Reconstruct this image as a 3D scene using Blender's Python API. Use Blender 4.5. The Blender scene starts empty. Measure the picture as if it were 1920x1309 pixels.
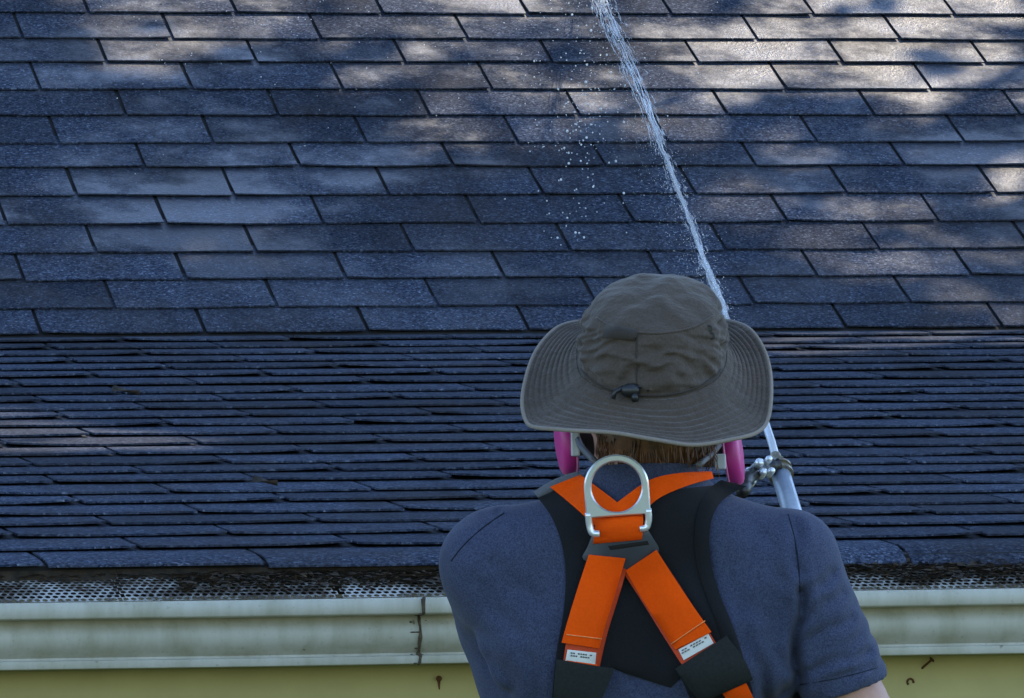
import bpy, bmesh, math, random
import numpy as np
import openvdb
from mathutils import Vector, Matrix, noise
from mathutils.bvhtree import BVHTree

random.seed(7)
RNG = np.random.default_rng(11)
R = math.radians
SC = bpy.context.scene
COL = SC.collection

# ------------------------------------------------------------------ camera
W, H = 1920.0, 1309.0
EAVE = 2.43                                   # eave height above the lawn
CAM = Vector((-4.32691529, -9.31462081, -0.32841304 + EAVE))
YAW, PITCH, ROLL, FPX = 0.2148, 0.06487465, -0.02234135, 12888.056
_f = Vector((math.sin(YAW) * math.cos(PITCH), math.cos(YAW) * math.cos(PITCH), math.sin(PITCH)))
_r0 = Vector((math.cos(YAW), -math.sin(YAW), 0))
_u0 = _r0.cross(_f)
CR = _r0 * math.cos(ROLL) + _u0 * math.sin(ROLL)
CU = _u0 * math.cos(ROLL) - _r0 * math.sin(ROLL)
CF = _f
cam_d = bpy.data.cameras.new('camera')
cam = bpy.data.objects.new('camera', cam_d)
COL.objects.link(cam)
cam.matrix_world = Matrix(((CR.x, CU.x, -CF.x, CAM.x), (CR.y, CU.y, -CF.y, CAM.y), (CR.z, CU.z, -CF.z, CAM.z), (0, 0, 0, 1)))
cam_d.sensor_fit = 'HORIZONTAL'
cam_d.sensor_width = 36.0
cam_d.lens = FPX / W * 36.0
cam_d.clip_start = 0.1
cam_d.clip_end = 2000
SC.camera = cam

# ------------------------------------------------------------------ sky, sun, exposure
SUN_AZ, SUN_EL = R(50), R(55)                 # azimuth from +Y towards +X
SUN = Vector((math.cos(SUN_EL) * math.sin(SUN_AZ), math.cos(SUN_EL) * math.cos(SUN_AZ), math.sin(SUN_EL)))
world = bpy.data.worlds.new('World')
SC.world = world
world.use_nodes = True
wn = world.node_tree
bg = wn.nodes['Background']
sky = wn.nodes.new('ShaderNodeTexSky')
sky.sky_type = 'NISHITA'
sky.sun_disc = False
sky.sun_elevation = SUN_EL
sky.sun_rotation = SUN_AZ
sky.air_density = 1.0
sky.dust_density = 0.2
sky.ozone_density = 2.5
wn.links.new(sky.outputs[0], bg.inputs[0])
bg.inputs[1].default_value = 0.15
sd = bpy.data.lights.new('sun', 'SUN')
sd.energy = 2.5
sd.angle = R(0.5)
sd.color = (1.0, 0.86, 0.68)
so = bpy.data.objects.new('sun', sd)
COL.objects.link(so)
so.rotation_euler = (-SUN).to_track_quat('-Z', 'Y').to_euler()
so.location = (0, 0, 30)
SC.view_settings.view_transform = 'Standard'
SC.view_settings.look = 'None'
SC.view_settings.gamma = 1.0
SC.view_settings.exposure = 1.6


# ------------------------------------------------------------------ pixel helpers
def ray_at(px, py, depth):
    px, py, depth = float(px), float(py), float(depth)
    return CAM + depth * (CF + (px - W / 2) / FPX * CR + (H / 2 - py) / FPX * CU)


def to_px(p):
    d = Vector(p) - CAM
    z = d.dot(CF)
    return W / 2 + FPX * d.dot(CR) / z, H / 2 - FPX * d.dot(CU) / z


def ray_plane(px, py, p0, n):
    d = ray_at(px, py, 1.0) - CAM
    t = (Vector(p0) - CAM).dot(n) / d.dot(n)
    return CAM + d * t


# ------------------------------------------------------------------ object helpers
def tag(o, label=None, cat=None, group=None, kind=None):
    if label: o['label'] = label
    if cat: o['category'] = cat
    if group: o['group'] = group
    if kind: o['kind'] = kind
    return o


def empty(name, loc=(0, 0, 0), rz=0):
    o = bpy.data.objects.new(name, None)
    o.empty_display_size = 0.2
    o.location = loc
    o.rotation_euler = (0, 0, rz)
    COL.objects.link(o)
    return o


def mesh(name, verts, faces, smooth=False):
    me = bpy.data.meshes.new(name)
    me.from_pydata([tuple(v) for v in verts], [], [tuple(f) for f in faces])
    me.update()
    if smooth:
        me.polygons.foreach_set('use_smooth', [True] * len(me.polygons))
    return me


def obj(name, me, m=None, parent=None):
    o = bpy.data.objects.new(name, me)
    COL.objects.link(o)
    if m is not None and not me.materials:
        me.materials.append(m)
    if parent is not None:
        o.parent = parent
    return o


class MB:
    """collects shapes for one mesh"""
    def __init__(self): self.v, self.f = [], []

    def add(self, v, f):
        b = len(self.v)
        self.v += [tuple(p) for p in v]
        self.f += [tuple(i + b for i in q) for q in f]

    def box(self, a, b):
        (x0, y0, z0), (x1, y1, z1) = a, b
        self.add([(x0, y0, z0), (x1, y0, z0), (x1, y1, z0), (x0, y1, z0), (x0, y0, z1), (x1, y0, z1), (x1, y1, z1), (x0, y1, z1)],
                 [(3, 2, 1, 0), (4, 5, 6, 7), (0, 1, 5, 4), (1, 2, 6, 5), (2, 3, 7, 6), (3, 0, 4, 7)])

    def tube(self, pts, radii, n=10, cap=True, squash=None):
        pts = [Vector(p) for p in pts]
        radii = [float(q) for q in radii] if hasattr(radii, '__len__') else [float(radii)] * len(pts)
        t0 = (pts[1] - pts[0]).normalized()
        nx = t0.orthogonal().normalized()
        rings = []
        for i, p in enumerate(pts):
            a = pts[max(i - 1, 0)]; b = pts[min(i + 1, len(pts) - 1)]
            t = (b - a).normalized()
            nx = (nx - t * nx.dot(t)).normalized()
            ny = t.cross(nx)
            rings.append([p + radii[i] * (math.cos(2 * math.pi * k / n) * nx + math.sin(2 * math.pi * k / n) * ny) for k in range(n)])
        v = [q for r in rings for q in r]
        f = []
        for i in range(len(pts) - 1):
            for k in range(n):
                f.append((i * n + k, i * n + (k + 1) % n, (i + 1) * n + (k + 1) % n, (i + 1) * n + k))
        if cap:
            f.append(tuple(reversed(range(n))))
            f.append(tuple((len(pts) - 1) * n + k for k in range(n)))
        self.add(v, f)

    def grid(self, rows, close=False):
        n = len(rows[0])
        f = []
        for i in range(len(rows) - 1):
            for k in range(n if close else n - 1):
                k2 = (k + 1) % n
                f.append((i * n + k, i * n + k2, (i + 1) * n + k2, (i + 1) * n + k))
        self.add([p for r in rows for p in r], f)

    def ball(self, c, r, seg=8, rings=6):
        c = Vector(c)
        if not hasattr(r, '__len__'): r = (r, r, r)
        v = [c + Vector((0, 0, r[2]))]
        for i in range(1, rings):
            a = math.pi * i / rings
            for k in range(seg):
                b = 2 * math.pi * k / seg
                v.append(c + Vector((r[0] * math.sin(a) * math.cos(b), r[1] * math.sin(a) * math.sin(b), r[2] * math.cos(a))))
        v.append(c - Vector((0, 0, r[2])))
        f = [(0, 1 + k, 1 + (k + 1) % seg) for k in range(seg)]
        for i in range(rings - 2):
            for k in range(seg):
                a = 1 + i * seg
                f.append((a + k, a + seg + k, a + seg + (k + 1) % seg, a + (k + 1) % seg))
        l = len(v) - 1
        f += [(l, l - seg + (k + 1) % seg, l - seg + k) for k in range(seg)]
        self.add(v, f)

    def build(self, name, m, parent=None, smooth=False):
        return obj(name, mesh(name, self.v, self.f, smooth), m, parent)


def bevel(o, w, seg=2):
    b = o.modifiers.new('bevel', 'BEVEL')
    b.width = w; b.segments = seg; b.limit_method = 'ANGLE'; b.angle_limit = R(40)
    return o


def spline(pts, n):
    """Catmull-Rom through points (any dimension)"""
    P = np.array(pts, float)
    P = np.vstack([2 * P[0] - P[1], P, 2 * P[-1] - P[-2]])
    m = len(P) - 3
    out = []
    for i in range(n):
        t = i / (n - 1) * m
        k = min(int(t), m - 1); t -= k
        a, b, c, d = P[k], P[k + 1], P[k + 2], P[k + 3]
        out.append(0.5 * (2 * b + (c - a) * t + (2 * a - 5 * b + 4 * c - d) * t * t + (3 * b - a - 3 * c + d) * t ** 3))
    return np.array(out)


def closed_spline(pts, n):
    P = np.array(pts, float); m = len(P)
    out = []
    for i in range(n):
        t = i / n * m
        k = int(t); t -= k
        a, b, c, d = P[(k - 1) % m], P[k % m], P[(k + 1) % m], P[(k + 2) % m]
        out.append(0.5 * (2 * b + (c - a) * t + (2 * a - 5 * b + 4 * c - d) * t * t + (3 * b - a - 3 * c + d) * t ** 3))
    return np.array(out)


# ------------------------------------------------------------------ materials
def new_mat(name):
    m = bpy.data.materials.new(name)
    m.use_nodes = True
    nt = m.node_tree
    return m, nt, nt.nodes['Principled BSDF']


def N(nt, t, **kw):
    n = nt.nodes.new(t)
    for k, v in kw.items():
        if k.startswith('i_'):
            n.inputs[k[2:].replace('_', ' ')].default_value = v
        else:
            setattr(n, k, v)
    return n


def ramp(nt, src, stops):
    r = nt.nodes.new('ShaderNodeValToRGB')
    el = r.color_ramp.elements
    while len(el) < len(stops): el.new(0.5)
    for e, (p, c) in zip(el, stops):
        e.position = p
        e.color = (c, c, c, 1) if not hasattr(c, '__len__') else (*c, 1)
    nt.links.new(src, r.inputs[0])
    return r.outputs[0]


def pos(nt, obj_space=False):
    if obj_space:
        return nt.nodes.new('ShaderNodeTexCoord').outputs['Object']
    return nt.nodes.new('ShaderNodeNewGeometry').outputs['Position']


def noise_n(nt, vec, scale, detail=3, rough=0.5):
    n = N(nt, 'ShaderNodeTexNoise')
    n.inputs['Scale'].default_value = scale
    n.inputs['Detail'].default_value = detail
    n.inputs['Roughness'].default_value = rough
    nt.links.new(vec, n.inputs['Vector'])
    return n.outputs['Fac']


def mixc(nt, fac, a, b, mode='MIX'):
    n = N(nt, 'ShaderNodeMix', data_type='RGBA', blend_type=mode)
    for s, v in ((n.inputs[0], fac), (n.inputs[6], a), (n.inputs[7], b)):
        if hasattr(v, 'is_linked'): nt.links.new(v, s)
        elif hasattr(v, '__len__'): s.default_value = (*v, 1)
        else: s.default_value = v
    return n.outputs[2]


def math_n(nt, op, a, b=0.0, clamp=False):
    n = N(nt, 'ShaderNodeMath', operation=op, use_clamp=clamp)
    for s, v in ((n.inputs[0], a), (n.inputs[1], b)):
        if hasattr(v, 'is_linked'): nt.links.new(v, s)
        else: s.default_value = v
    return n.outputs[0]


def bump(nt, bsdf, h, strength, dist):
    b = N(nt, 'ShaderNodeBump')
    b.inputs['Strength'].default_value = strength
    b.inputs['Distance'].default_value = dist
    nt.links.new(h, b.inputs['Height'])
    nt.links.new(b.outputs[0], bsdf.inputs['Normal'])


def simple(name, c, rough=0.6, metal=0.0, var=0.15, scale=20, bscale=None, bstr=0.2, bdist=0.002, c2=None, spec=0.5, obj_space=False):
    m, nt, b = new_mat(name)
    p = pos(nt, obj_space)
    f = noise_n(nt, p, scale, 4, 0.6)
    f = ramp(nt, f, [(0.3, 0.0), (0.7, 1.0)])
    lo = c2 if c2 else tuple(x * (1 - var) for x in c)
    nt.links.new(mixc(nt, f, lo, c), b.inputs['Base Color'])
    b.inputs['Roughness'].default_value = rough
    b.inputs['Metallic'].default_value = metal
    b.inputs['Specular IOR Level'].default_value = spec
    if bscale:
        bump(nt, b, noise_n(nt, p, bscale, 3, 0.6), bstr, bdist)
    return m


def shingle_mat():
    m, nt, b = new_mat('shingle_granules')
    p = pos(nt)
    vo = N(nt, 'ShaderNodeTexVoronoi', feature='F1')
    vo.inputs['Scale'].default_value = 270
    nt.links.new(p, vo.inputs['Vector'])
    sep = N(nt, 'ShaderNodeSeparateColor')
    nt.links.new(vo.outputs['Color'], sep.inputs[0])
    gran = sep.outputs[0]
    fine = noise_n(nt, p, 120, 4, 0.75)
    info = N(nt, 'ShaderNodeObjectInfo')
    c1 = mixc(nt, ramp(nt, gran, [(0.0, 0.0), (0.55, 0.30), (0.9, 0.5), (0.97, 1.0)]), (0.012, 0.018, 0.036), (0.165, 0.195, 0.265))  # rare brightest granules imitate specular sparkle by colour
    c2 = mixc(nt, ramp(nt, fine, [(0.38, 0.0), (0.62, 1.0)]), mixc(nt, 0.6, c1, (0.010, 0.015, 0.030)), c1)
    # tabs from different bundles
    tone = math_n(nt, 'MULTIPLY_ADD', info.outputs['Random'], 0.6)
    tone.node.inputs[2].default_value = 0.68
    cc = N(nt, 'ShaderNodeCombineColor')
    for i in range(3): nt.links.new(tone, cc.inputs[i])
    c3 = mixc(nt, 1.0, c2, cc.outputs[0], 'MULTIPLY')
    # worn brownish blotches where granules are lost, and dark streaks running down the slope
    blot = noise_n(nt, p, 4.0, 6, 0.65)
    c4 = mixc(nt, ramp(nt, blot, [(0.47, 0.0), (0.64, 0.75)]), c3, mixc(nt, 0.55, c3, (0.040, 0.034, 0.031)))
    mp = N(nt, 'ShaderNodeMapping')
    mp.inputs['Scale'].default_value = (9.0, 1.2, 1.2)
    nt.links.new(p, mp.inputs['Vector'])
    strk = noise_n(nt, mp.outputs[0], 1.6, 5, 0.6)
    c5 = mixc(nt, ramp(nt, strk, [(0.50, 0.0), (0.70, 0.55)]), c4, mixc(nt, 0.7, c4, (0.010, 0.012, 0.016)))
    # wet film: darker and glossier
    wet = ramp(nt, noise_n(nt, p, 2.6, 5, 0.65), [(0.44, 0.0), (0.58, 1.0)])
    sy = N(nt, 'ShaderNodeSeparateXYZ')          # only the steep section being sprayed is wet
    nt.links.new(p, sy.inputs[0])
    mr = N(nt, 'ShaderNodeMapRange')
    for k_, v_ in (('From Min', 3.0), ('From Max', 3.6)): mr.inputs[k_].default_value = v_
    nt.links.new(sy.outputs[1], mr.inputs['Value'])
    wet = math_n(nt, 'MULTIPLY', wet, mr.outputs[0])
    nt.links.new(mixc(nt, math_n(nt, 'MULTIPLY', wet, 0.25), c5, (0.008, 0.011, 0.018)), b.inputs['Base Color'])
    nt.links.new(ramp(nt, wet, [(0.0, 0.92), (1.0, 0.36)]), b.inputs['Roughness'])
    nt.links.new(ramp(nt, wet, [(0.0, 0.08), (1.0, 0.55)]), b.inputs['Specular IOR Level'])
    h = math_n(nt, 'ADD', gran, math_n(nt, 'MULTIPLY', fine, 1.5))
    bump(nt, b, h, 0.8, 0.0016)
    return m


def cloth_mat(name, c, c2, weave=900, rough=0.85, sheen=0.3, fold=14, fold_d=0.004):
    m, nt, b = new_mat(name)
    p = pos(nt, True)
    f = noise_n(nt, p, 520, 3, 0.7)
    g = noise_n(nt, p, 9, 4, 0.6)
    col = mixc(nt, ramp(nt, f, [(0.35, 0.0), (0.65, 1.0)]), c, c2)
    col = mixc(nt, ramp(nt, g, [(0.35, 0.0), (0.7, 0.35)]), col, tuple(x * 0.72 for x in c))
    nt.links.new(col, b.inputs['Base Color'])
    b.inputs['Roughness'].default_value = rough
    b.inputs['Specular IOR Level'].default_value = 0.25
    b.inputs['Sheen Weight'].default_value = sheen
    b.inputs['Sheen Roughness'].default_value = 0.5
    w = noise_n(nt, p, weave, 2, 0.6)
    fo = noise_n(nt, p, fold, 3, 0.55)
    h = math_n(nt, 'ADD', math_n(nt, 'MULTIPLY', w, 0.12), fo)
    bump(nt, b, h, 0.5, fold_d)
    return m


def webbing_mat(name, c, c2, rough=0.8):
    m, nt, b = new_mat(name)
    p = pos(nt, True)
    f = noise_n(nt, p, 300, 2, 0.6)
    g = noise_n(nt, p, 18, 3, 0.6)
    col = mixc(nt, ramp(nt, f, [(0.3, 0.0), (0.7, 1.0)]), c2, c)
    col = mixc(nt, ramp(nt, g, [(0.45, 0.0), (0.75, 0.3)]), col, tuple(x * 0.7 for x in c))
    nt.links.new(col, b.inputs['Base Color'])
    b.inputs['Roughness'].default_value = rough
    b.inputs['Specular IOR Level'].default_value = 0.15
    wv = N(nt, 'ShaderNodeTexWave', wave_type='BANDS', bands_direction='Z')
    wv.inputs['Scale'].default_value = 330
    wv.inputs['Distortion'].default_value = 1.0
    nt.links.new(p, wv.inputs['Vector'])
    bump(nt, b, wv.outputs['Fac'], 0.5, 0.0008)
    return m


def gutter_mat():
    m, nt, b = new_mat('weathered_gutter_paint')
    p = pos(nt)
    mp = N(nt, 'ShaderNodeMapping')
    mp.inputs['Scale'].default_value = (1.0, 1.0, 0.25)
    nt.links.new(p, mp.inputs['Vector'])
    a = noise_n(nt, mp.outputs[0], 22, 5, 0.65)
    bb = noise_n(nt, p, 160, 3, 0.6)
    col = mixc(nt, ramp(nt, a, [(0.40, 0.0), (0.75, 1.0)]), (0.47, 0.455, 0.375), (0.31, 0.295, 0.205))
    col = mixc(nt, ramp(nt, bb, [(0.62, 0.0), (0.74, 0.5)]), col, (0.22, 0.19, 0.12))
    spots = noise_n(nt, p, 42, 2, 0.5)
    col = mixc(nt, ramp(nt, spots, [(0.735, 0.0), (0.77, 0.8)]), col, (0.10, 0.075, 0.04))
    nt.links.new(col, b.inputs['Base Color'])
    b.inputs['Roughness'].default_value = 0.55
    bump(nt, b, a, 0.15, 0.002)
    return m


def guard_mat():
    m, nt, b = new_mat('grimy_perforated_metal')
    p = pos(nt)
    a = noise_n(nt, p, 16, 4, 0.6)
    bb = noise_n(nt, p, 110, 3, 0.65)
    f = math_n(nt, 'MULTIPLY_ADD', bb, 0.5)
    nt.links.new(a, f.node.inputs[2])
    col = mixc(nt, ramp(nt, f, [(0.64, 0.0), (0.84, 1.0)]), (0.40, 0.39, 0.35), (0.05, 0.038, 0.025))
    nt.links.new(col, b.inputs['Base Color'])
    b.inputs['Roughness'].default_value = 0.6
    return m


def water_mat(name, alpha):
    m, nt, b = new_mat(name)
    b.inputs['Base Color'].default_value = (0.92, 0.95, 0.97, 1)
    b.inputs['Roughness'].default_value = 0.15
    b.inputs['IOR'].default_value = 1.33
    b.inputs['Transmission Weight'].default_value = 0.25
    b.inputs['Specular IOR Level'].default_value = 0.8
    b.inputs['Alpha'].default_value = alpha
    return m


def leaf_mat():
    m, nt, b = new_mat('tree_leaf')
    p = pos(nt)
    f = noise_n(nt, p, 2.5, 3, 0.6)
    col = mixc(nt, f, (0.045, 0.09, 0.02), (0.09, 0.14, 0.035))
    nt.links.new(col, b.inputs['Base Color'])
    b.inputs['Roughness'].default_value = 0.5
    return m


M = {}
M['shingle'] = shingle_mat()
M['deck'] = simple('roof_felt', (0.018, 0.018, 0.02), 0.9, scale=30)
M['gutter'] = gutter_mat()
M['guard'] = guard_mat()
M['caulk'] = simple('dark_seam_grime', (0.035, 0.026, 0.015), 0.9, scale=120, c2=(0.10, 0.075, 0.04))
M['fascia'] = simple('olive_fascia_paint', (0.50, 0.43, 0.17), 0.6, scale=7, c2=(0.42, 0.36, 0.14), bscale=90, bstr=0.15)
M['rotwood_shade'] = simple('rotten_wood_eave_shade', (0.05, 0.034, 0.02), 0.95, scale=60, c2=(0.012, 0.010, 0.008), bscale=120, bstr=0.6)
M['wall'] = simple('house_siding', (0.36, 0.34, 0.20), 0.7, scale=6)
M['rust'] = simple('rust', (0.16, 0.06, 0.015), 0.9, scale=300, c2=(0.05, 0.025, 0.01))
M['debris'] = simple('leaf_litter', (0.06, 0.038, 0.02), 0.95, scale=50, c2=(0.015, 0.012, 0.009))
M['lawn'] = simple('lawn', (0.06, 0.095, 0.03), 0.9, scale=3, c2=(0.035, 0.06, 0.02), bscale=60, bstr=0.8, bdist=0.02)
M['plank'] = simple('platform_wood', (0.33, 0.24, 0.14), 0.8, scale=9, c2=(0.2, 0.14, 0.08))
M['bark'] = simple('bark', (0.10, 0.075, 0.05), 0.95, scale=9, c2=(0.045, 0.035, 0.025), bscale=20, bstr=0.8, bdist=0.02)
M['leaf'] = leaf_mat()
M['water'] = water_mat('water_drop', 0.65)
M['jet'] = water_mat('water_stream', 0.42)
M['shirt'] = cloth_mat('navy_jersey', (0.022, 0.028, 0.060), (0.064, 0.079, 0.138), sheen=0.08, fold=13, fold_d=0.010)
M['hat'] = cloth_mat('grey_brown_cotton', (0.055, 0.039, 0.028), (0.094, 0.071, 0.052), weave=700, sheen=0.15, fold=42, fold_d=0.011)
M['hat_dark'] = cloth_mat('worn_brown_cotton', (0.03, 0.022, 0.015), (0.048, 0.037, 0.027), weave=700, sheen=0.1, fold=30, fold_d=0.003)
M['hat_trim'] = cloth_mat('pale_hat_binding', (0.20, 0.165, 0.13), (0.26, 0.22, 0.18), sheen=0.1)
M['trousers'] = cloth_mat('dark_work_trousers', (0.03, 0.032, 0.036), (0.05, 0.05, 0.055))
M['boot'] = simple('leather_boot', (0.08, 0.045, 0.025), 0.6, scale=40)
M['skin'] = simple('skin', (0.48, 0.27, 0.20), 0.5, scale=35, c2=(0.40, 0.20, 0.145), bscale=400, bstr=0.1)
M['hair'] = simple('brown_hair', (0.20, 0.078, 0.024), 0.45, scale=70, c2=(0.035, 0.015, 0.007), obj_space=True)
M['orange'] = webbing_mat('orange_webbing', (1.0, 0.105, 0.0), (0.95, 0.085, 0.0))
M['redthread'] = simple('red_orange_edge', (0.55, 0.05, 0.006), 0.7, scale=200)
M['pad'] = cloth_mat('black_padding', (0.005, 0.0058, 0.007), (0.010, 0.011, 0.013), sheen=0.05, rough=0.9, fold=20, fold_d=0.002)
M['pad_skylit'] = cloth_mat('skylit_pad_cloth', (0.09, 0.10, 0.12), (0.13, 0.14, 0.16), sheen=0.2)
M['elastic'] = webbing_mat('charcoal_elastic', (0.026, 0.03, 0.029), (0.018, 0.021, 0.02), 0.75)
M['plate'] = simple('slate_plastic', (0.055, 0.062, 0.075), 0.45, scale=60)
M['slot'] = simple('black_slot', (0.006, 0.006, 0.007), 0.8)
M['steel'] = simple('zinc_steel', (0.82, 0.84, 0.87), 0.34, 0.7, var=0.1, scale=60)
M['tagwhite'] = simple('white_label', (0.72, 0.72, 0.68), 0.6, var=0.06, scale=80)
M['tagprint'] = simple('grey_print', (0.09, 0.09, 0.09), 0.7)
M['pink'] = simple('magenta_plastic', (0.55, 0.035, 0.24), 0.45, scale=40)
M['pinkrim'] = simple('pale_pink_plastic', (0.70, 0.22, 0.42), 0.45, scale=40)
M['rubber'] = simple('grey_rubber', (0.10, 0.10, 0.105), 0.6)
M['palegrey'] = simple('pale_grey_plastic', (0.55, 0.58, 0.58), 0.5)
M['toggle'] = simple('black_plastic', (0.012, 0.012, 0.012), 0.4)
M['tube_white'] = simple('pale_steel_tube', (0.70, 0.72, 0.74), 0.35, 0.3)
M['brass'] = simple('dirty_brass', (0.34, 0.30, 0.21), 0.4, 0.5, scale=200, c2=(0.14, 0.12, 0.09))
M['tube_blue'] = simple('grey_blue_tube', (0.42, 0.48, 0.56), 0.3, 0.15, scale=150, c2=(0.34, 0.40, 0.48))
M['red'] = simple('red_plastic', (0.62, 0.09, 0.03), 0.45)
M['rope_white'] = simple('white_cord', (0.66, 0.66, 0.62), 0.8, scale=300)
M['rope_black'] = simple('black_cord', (0.014, 0.014, 0.014), 0.8, scale=300)
M['seam'] = cloth_mat('navy_seam', (0.007, 0.009, 0.020), (0.012, 0.015, 0.03), sheen=0.0)

# ------------------------------------------------------------------ ground
g = MB()
g.grid([[(x, y, 0) for x in (-900, -40, -10, 10, 40, 900)] for y in (-900, -40, -10, 10, 40, 900)])
tag(g.build('ground', M['lawn']), kind='structure')

# ------------------------------------------------------------------ house
house = empty('house', (0, 0, EAVE))
tag(house, 'house with a low eave, white gutter and two roof pitches of dark asphalt shingles', 'house')
A1, A2 = R(9.46), 0.51269629
NLOW, EXPO, TAB = 25, 0.127, 0.305
X0, X1 = -9.0, 5.5
LLOW = NLOW * EXPO
LUP = 3.9
P_BREAK = Vector((0, LLOW * math.cos(A1), LLOW * math.sin(A1)))
P_RIDGE = P_BREAK + Vector((0, LUP * math.cos(A2), LUP * math.sin(A2)))

S_LOW = [-0.030, 0.117, 0.261, 0.3823, 0.505, 0.6389, 0.755, 0.9017, 1.0142, 1.1282, 1.2638, 1.3984, 1.5373, 1.6751, 1.7946, 1.9265,
         2.0507, 2.1685, 2.3163, 2.4573, 2.5781, 2.703, 2.831, 2.9509, 3.0849]
S_UP = [0.0139, 0.1205, 0.2455, 0.3645, 0.4952, 0.6282, 0.7628, 0.8775, 1.0135, 1.1427, 1.2826, 1.4015, 1.5353]
while S_UP[-1] < LUP - 0.2: S_UP.append(S_UP[-1] + EXPO)

TH, GAPN = 0.0030, 0.0028


def tab_mesh(name, seed, lift, droop=0.0, wave=0.0015):
    rr = random.Random(seed)
    nx = 7
    w = TAB - 0.0075
    lc = [rr.random() ** 3 * lift for _ in range(2)]
    mid = rr.uniform(-0.3, 0.5) * lift * 0.3
    ph = rr.uniform(0, 6.28)
    ys = [-0.004, 0.006, 0.018, 0.032, 0.048, 0.07, EXPO + 0.035] if droop else [0.0, 0.018, 0.07, EXPO + 0.035]
    top, bot = [], []
    for j, y in enumerate(ys):
        for i in range(nx):
            t = i / (nx - 1)
            x = -w / 2 + w * t
            base = 0.001 + (TH + GAPN) * (1 - max(y, 0) / EXPO)
            k = max(0, 1 - max(y, 0) / 0.07)
            lf = (lc[0] * max(0, 1 - t * 2.6) ** 1.6 + lc[1] * max(0, 1 - (1 - t) * 2.6) ** 1.6 + mid * math.sin(math.pi * t)) * k
            e = wave * math.sin(ph + t * 5.5) * (1 if j == 0 else 0)
            yy = y + e
            dz = 0
            if droop and y < 0.07:
                q = (0.07 - y) / 0.074
                dz = -droop * q ** 2.2
            top.append((x, yy, base + TH + lf + dz))
            bot.append((x, yy, base + lf + dz))
    v = top + bot
    n = len(top); f = []
    for j in range(len(ys) - 1):
        for i in range(nx - 1):
            a = j * nx + i
            f.append((a, a + 1, a + nx + 1, a + nx))
            if j == 0: f.append((n + a, n + a + nx, n + a + nx + 1, n + a + 1))
    for i in range(nx - 1):
        f.append((i, n + i, n + i + 1, i + 1))
    for j in range(len(ys) - 1):
        a = j * nx
        f.append((a, a + nx, n + a + nx, n + a))
        a = j * nx + nx - 1
        f.append((a, n + a, n + a + nx, a + nx))
    return mesh(name, v, f)


VAR_UP = [tab_mesh('shingle', 100 + k, 0.0035) for k in range(14)]
VAR_LO = [tab_mesh('shingle', 300 + k, 0.0045 if k % 5 else 0.013) for k in range(20)]
VAR_EAVE = [tab_mesh('shingle', 500 + k, 0.0012, droop=0.004 + 0.0021 * k) for k in range(10)]
for me in VAR_UP + VAR_LO + VAR_EAVE: me.materials.append(M['shingle'])


def roof_section(label, origin, ang, length, svals, x0, variants, eave=False):
    d = MB()
    d.box((X0, -0.012 if eave else 0.0, -0.03), (X1, length, 0))
    roof = d.build('roof', M['deck'], house)
    roof.location = origin
    roof.rotation_euler = (ang, 0, 0)
    roof['label'] = label
    mw = Matrix.Translation(Vector((0, 0, EAVE)) + Vector(origin)) @ Matrix.Rotation(ang, 4, 'X')
    far = MB()
    near = []
    rr = random.Random(5 if eave else 6)
    for i, s in enumerate(svals):
        k0 = int((X0 - x0) / TAB) - 1
        for k in range(k0, k0 + 60):
            xc = x0 + TAB * (k + 0.5 * (i % 2)) + TAB / 2
            if xc < X0 + 0.16 or xc > X1 - 0.16: continue
            cpx = to_px(mw @ Vector((xc, s + 0.05, 0.005)))
            me = variants[rr.randrange(len(variants))]
            if eave and i == 0:
                me = VAR_EAVE[max(0, min(9, int((cpx[0] - 100) / 1920 * 10 + 0.5)))]
            ms = s + rr.gauss(0, 0.0012)
            rz = rr.gauss(0, 0.0035)
            if -190 < cpx[0] < 2110 and -45 < cpx[1] < 1309:
                near.append((me, (xc, ms, 0), rz))
            else:
                mm = Matrix.Translation((xc, ms, 0)) @ Matrix.Rotation(rz, 4, 'Z')
                far.add([mm @ v.co for v in me.vertices], [tuple(p.vertices) for p in me.polygons])
    for me, loc, rz in near:
        o = obj('shingle', me, None, roof)
        o.location = loc
        o.rotation_euler = (0, 0, rz)
    fo = far.build('shingle_field', M['shingle'], roof)
    tag(fo, kind='stuff')
    return roof, mw


roof_lo, MW_LO = roof_section('low-pitched lower roof section of worn dark shingles', (0, 0, 0), A1, LLOW, S_LOW, -2.0434734, VAR_LO, True)
roof_up, MW_UP = roof_section('steeper upper roof section of blue-grey shingles', tuple(P_BREAK), A2, LUP, S_UP, -1.8822365, VAR_UP)

# back slope, gables, walls
b = MB()
back_y = P_RIDGE.y + 3.2
bz = P_RIDGE.z - 3.2 * math.tan(A2)
b.add([(X0, P_RIDGE.y, P_RIDGE.z - 0.002), (X1, P_RIDGE.y, P_RIDGE.z - 0.002), (X1, back_y, bz), (X0, back_y, bz)], [(0, 1, 2, 3)])
b.build('back_roof', M['shingle'], house)
w_ = MB()
w_.box((X0 + 0.4, 0.42, -EAVE), (X1 - 0.4, back_y - 0.4, -0.12))
w_.add([(x, y, z) for x in (X0 + 0.42, X1 - 0.42) for (y, z) in ((0.42, -0.118), (P_BREAK.y, P_BREAK.z - 0.06), (P_RIDGE.y, P_RIDGE.z - 0.06), (back_y - 0.4, -0.118))],
       [(0, 1, 2, 3), (7, 6, 5, 4)])
w_.build('wall', M['wall'], house)
f_ = MB()
f_.box((X0, 0.012, -0.235), (X1, 0.038, -0.034))
fascia = bevel(f_.build('fascia', M['fascia'], house), 0.002)
f_ = MB()
f_.box((X0, 0.040, -0.226), (X1, 0.416, -0.21))
f_.build('soffit', M['fascia'], house)
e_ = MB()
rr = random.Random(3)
xs = np.arange(X0, X1, 0.03)
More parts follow.
